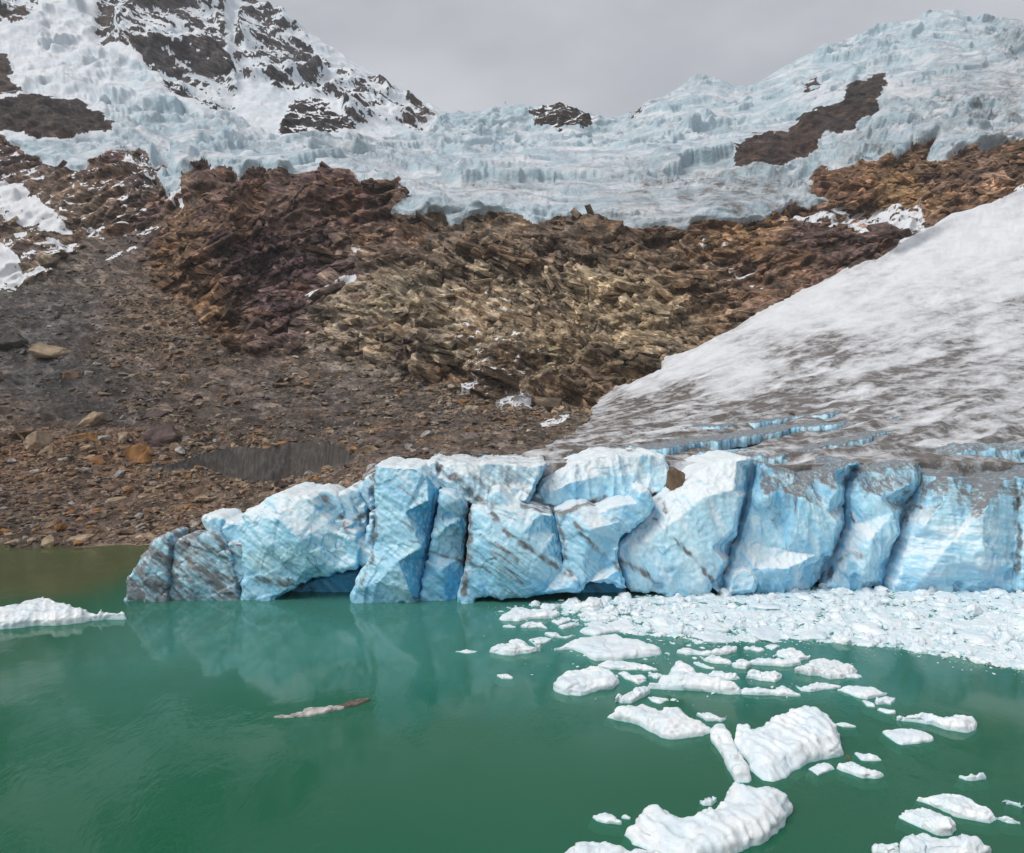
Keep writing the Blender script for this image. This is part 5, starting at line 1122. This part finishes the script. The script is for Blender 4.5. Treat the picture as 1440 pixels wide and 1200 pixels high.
boulder(228, 620, 50, 'purple-brown', 'large blocky dark boulder behind the rust-coloured slab', 3, .4, 1.9)
boulder(395, 541, 34, 'brown', 'lone brown slab on the bare scree below the cliff', 1, .2, .6)
boulder(600, 616, 21, 'pale grey', 'pale grey squarish boulder on the rubble above the cliff top', 2, .2, 1.2)
boulder(575, 632, 19, 'pale grey', 'second pale grey boulder, a little below the squarish one', 0, .7, 1.2)
boulder(508, 656, 32, 'tan', 'flat tan slab lying at the left top corner of the tall blue wall', 4, .1, .35)
boulder(434, 668, 17, 'pale grey', 'pale boulder at the front lip of the ice hollow', 1, .2, 1.1)
boulder(470, 667, 24, 'tan', 'flat tan boulder right of the ice hollow', 3, .2, .5)
boulder(396, 622, 24, 'rust-orange', 'pointed orange boulder on the top rim of the ice hollow', 2, .2, .6)
boulder(385, 628, 17, 'tan', 'tan boulder tucked under the pointed orange one on the rim', 3, .2, .7)
boulder(296, 625, 26, 'tan', 'tan boulder on the slope left of the ice hollow rim', 4, .4, .6)
boulder(146, 625, 24, 'pale grey', 'pale grey flat boulder left of the large blocky dark boulder', 0, .4, .6)
boulder(70, 752, 22, 'brown', 'brown boulder near the waterline of the rubble shore', 2, .4, .8)
boulder(86, 748, 24, 'rust-orange', 'rust-orange upright slab standing at the waterline', 3, 1.2, 1.6)
boulder(112, 762, 42, 'tan', 'long flat tan slab at the waterline', 1, .1, .45)
boulder(14, 764, 34, 'tan', 'square tan boulder at the waterline near the frame edge', 2, .1, .7)
boulder(336, 694, 26, 'tan', 'flat tan slab on the rubble above the ice bulge', 0, .1, .4)
boulder(210, 706, 30, 'brown', 'broad brown boulder in the middle of the lower rubble', 2, .5, .8)
boulder(136, 725, 22, 'rust-orange', 'small rust boulder on the lower rubble by the water', 1, .5, .8)
boulder(272, 748, 24, 'dark grey', 'dark boulder half hidden behind the grey tip of the ice cliff', 1, .5, 1.2)
boulder(1113, 582, 12, 'dark grey', 'small dark stone alone on the dirty ice above the cliff', 1, .5, 1.2)
boulder(1226, 616, 9, 'brown', 'tiny brown stone on the dirty ice above the double blue face', 1, .5, 1.2)
boulder(0, 0, 38, 'brown', 'smooth brown boulder wedged in the ice at the top of the cliff', 0, .6, 1.5, pt=ray(950, 674, 125.5), sink=.6)
boulder(0, 0, 9, 'rust-orange', 'small brown stone frozen on the left end of a floe', 0, .6, 1.2, pt=on_plane(1192, 1065, .75)-np.array([0, 0, 0]), sink=.6)
# the other countable boulders of the shore and the scree
lab = {k: f'angular {k} boulder among many like it on the rubble slope' for k in TONES}
r_ = random.Random(5); got = []
wgt = wgt*(.15+1.2*smooth(585, 650, sy)*smooth(560, 420, sx) + 5*np.exp(-(((sx-165)/95)**2+((sy-632)/30)**2)) + 2.5*np.exp(-(((sx-100)/110)**2+((sy-745)/18)**2))); ii_ = pick(8000, 91)
for i in ii_:
    if len(got) >= 230: break
    p = fq[i]; s = min(3.4, 1.1*r_.paretovariate(2.3))*(1 if fx[i] < 520 else .9)*(p[1]/200)**.5
    s *= 1+1.5*math.exp(-(((fx[i]-165)/95)**2+((fy[i]-632)/32)**2))
    if p[2] < .4 or any((p[0]-g[0])**2+(p[1]-g[1])**2 < (1.0*(s+g[2]))**2 for g in got): continue
    got.append((p[0], p[1], s)); dark = fy[i] < 590 and fx[i] < 330
    k = r_.choice(['dark grey', 'brown', 'dark grey', 'pale grey', 'purple-brown']) if dark else r_.choice(['tan', 'tan', 'rust-orange', 'brown', 'pale grey', 'brown', 'purple-brown'])
    o = link('boulder', BV[k][r_.randrange(5)], None, lab[k], 'boulder', f'{k} boulders of the rubble slope')
    o.scale = (s, s*r_.uniform(.7, 1), s*r_.uniform(.6, 1.1)); o.location = (p[0], p[1], p[2]+s*.1); o.rotation_euler = (r_.uniform(-.4, .4), r_.uniform(-.4, .4), r_.uniform(0, 6.28))
print('stones', time.time()-T0)

# ------------------------------------------------------------------ lake, bed, sky, light
def sheet(name, x0, x1, y0, y1, z, mat, **kw):
    V = np.array([(x0, y0, z), (x1, y0, z), (x1, y1, z), (x0, y1, z)], float)
    return link(name, mesh_np(name, V, np.array([[0, 1, 2, 3]]), mat, smooth_sh=False), **kw)
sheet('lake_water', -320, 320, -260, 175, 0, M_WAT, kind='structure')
sheet('lake_bed', -330, 330, -270, 180, -4.5, M_BED, kind='structure')
# thin mountain air: far ridges fade a little
n = NT('haze_air'); pv = n.n('ShaderNodeVolumePrincipled'); pv.inputs['Color'].default_value = (.93, .95, 1, 1); pv.inputs['Density'].default_value = .00006; n.t.links.new(pv.outputs[0], n.out.inputs['Volume'])
bx = np.array([(x, y, z) for x in (-1900., 1900.) for y in (-300., 2100.) for z in (-420., 1150.)])
link('haze', mesh_np('haze', bx, np.array([[0, 1, 3, 2], [4, 6, 7, 5], [0, 4, 5, 1], [2, 3, 7, 6], [0, 2, 6, 4], [1, 5, 7, 3]]), n.m, smooth_sh=False), kind='stuff')
w = bpy.data.worlds.new('World'); scene.world = w; w.use_nodes = True
t = w.node_tree; t.nodes.clear()
def wn(ty): return t.nodes.new(ty)
out = wn('ShaderNodeOutputWorld'); bg = wn('ShaderNodeBackground'); sky = wn('ShaderNodeTexSky'); sky.sky_type = 'NISHITA'; sky.sun_disc = False
SUN_EL, SUN_AZ = math.radians(50), math.radians(238)
sky.sun_elevation = SUN_EL; sky.sun_rotation = SUN_AZ; sky.air_density = 1; sky.dust_density = 3
tc = wn('ShaderNodeTexCoord')
mp = wn('ShaderNodeMapping'); mp.inputs['Scale'].default_value = (1, 1, 2.2); t.links.new(tc.outputs['Generated'], mp.inputs[0])
ns = wn('ShaderNodeTexNoise'); ns.inputs['Scale'].default_value = 1.9; ns.inputs['Detail'].default_value = 5; ns.inputs['Roughness'].default_value = .5; t.links.new(mp.outputs[0], ns.inputs['Vector'])
cr = wn('ShaderNodeValToRGB'); t.links.new(ns.outputs[0], cr.inputs[0])
cr.color_ramp.elements[0].position = .3; cr.color_ramp.elements[0].color = (2.75, 2.88, 3.2, 1)
cr.color_ramp.elements[1].position = .72; cr.color_ramp.elements[1].color = (5.9, 5.95, 6.2, 1)
mx = wn('ShaderNodeMix'); mx.data_type = 'RGBA'; mx.inputs[0].default_value = .92
t.links.new(sky.outputs[0], mx.inputs[6]); t.links.new(cr.outputs[0], mx.inputs[7])
t.links.new(mx.outputs[2], bg.inputs[0]); bg.inputs[1].default_value = .09
t.links.new(bg.outputs[0], out.inputs[0])
sun = bpy.data.lights.new('sun', 'SUN'); sun.energy = 1.75; sun.angle = math.radians(34); sun.color = (1, .965, .92)
so = bpy.data.objects.new('sun', sun); COL.objects.link(so)
# direction towards the sun: behind and left of the camera, high
d = Vector((math.sin(SUN_AZ)*math.cos(SUN_EL), math.cos(SUN_AZ)*math.cos(SUN_EL), math.sin(SUN_EL)))
so.rotation_euler = d.to_track_quat('Z', 'Y').to_euler(); so.location = d*500
scene.view_settings.view_transform = 'Standard'; scene.view_settings.look = 'None'; scene.view_settings.exposure = .42; scene.view_settings.gamma = 1
scene.render.engine = 'CYCLES'
scene.cycles.use_denoising = True
scene.cycles.volume_bounces = 3; scene.cycles.max_bounces = 6; scene.cycles.diffuse_bounces = 4; scene.cycles.glossy_bounces = 3; scene.cycles.transparent_max_bounces = 8
scene.cycles.use_adaptive_sampling = True
print('done', time.time()-T0)
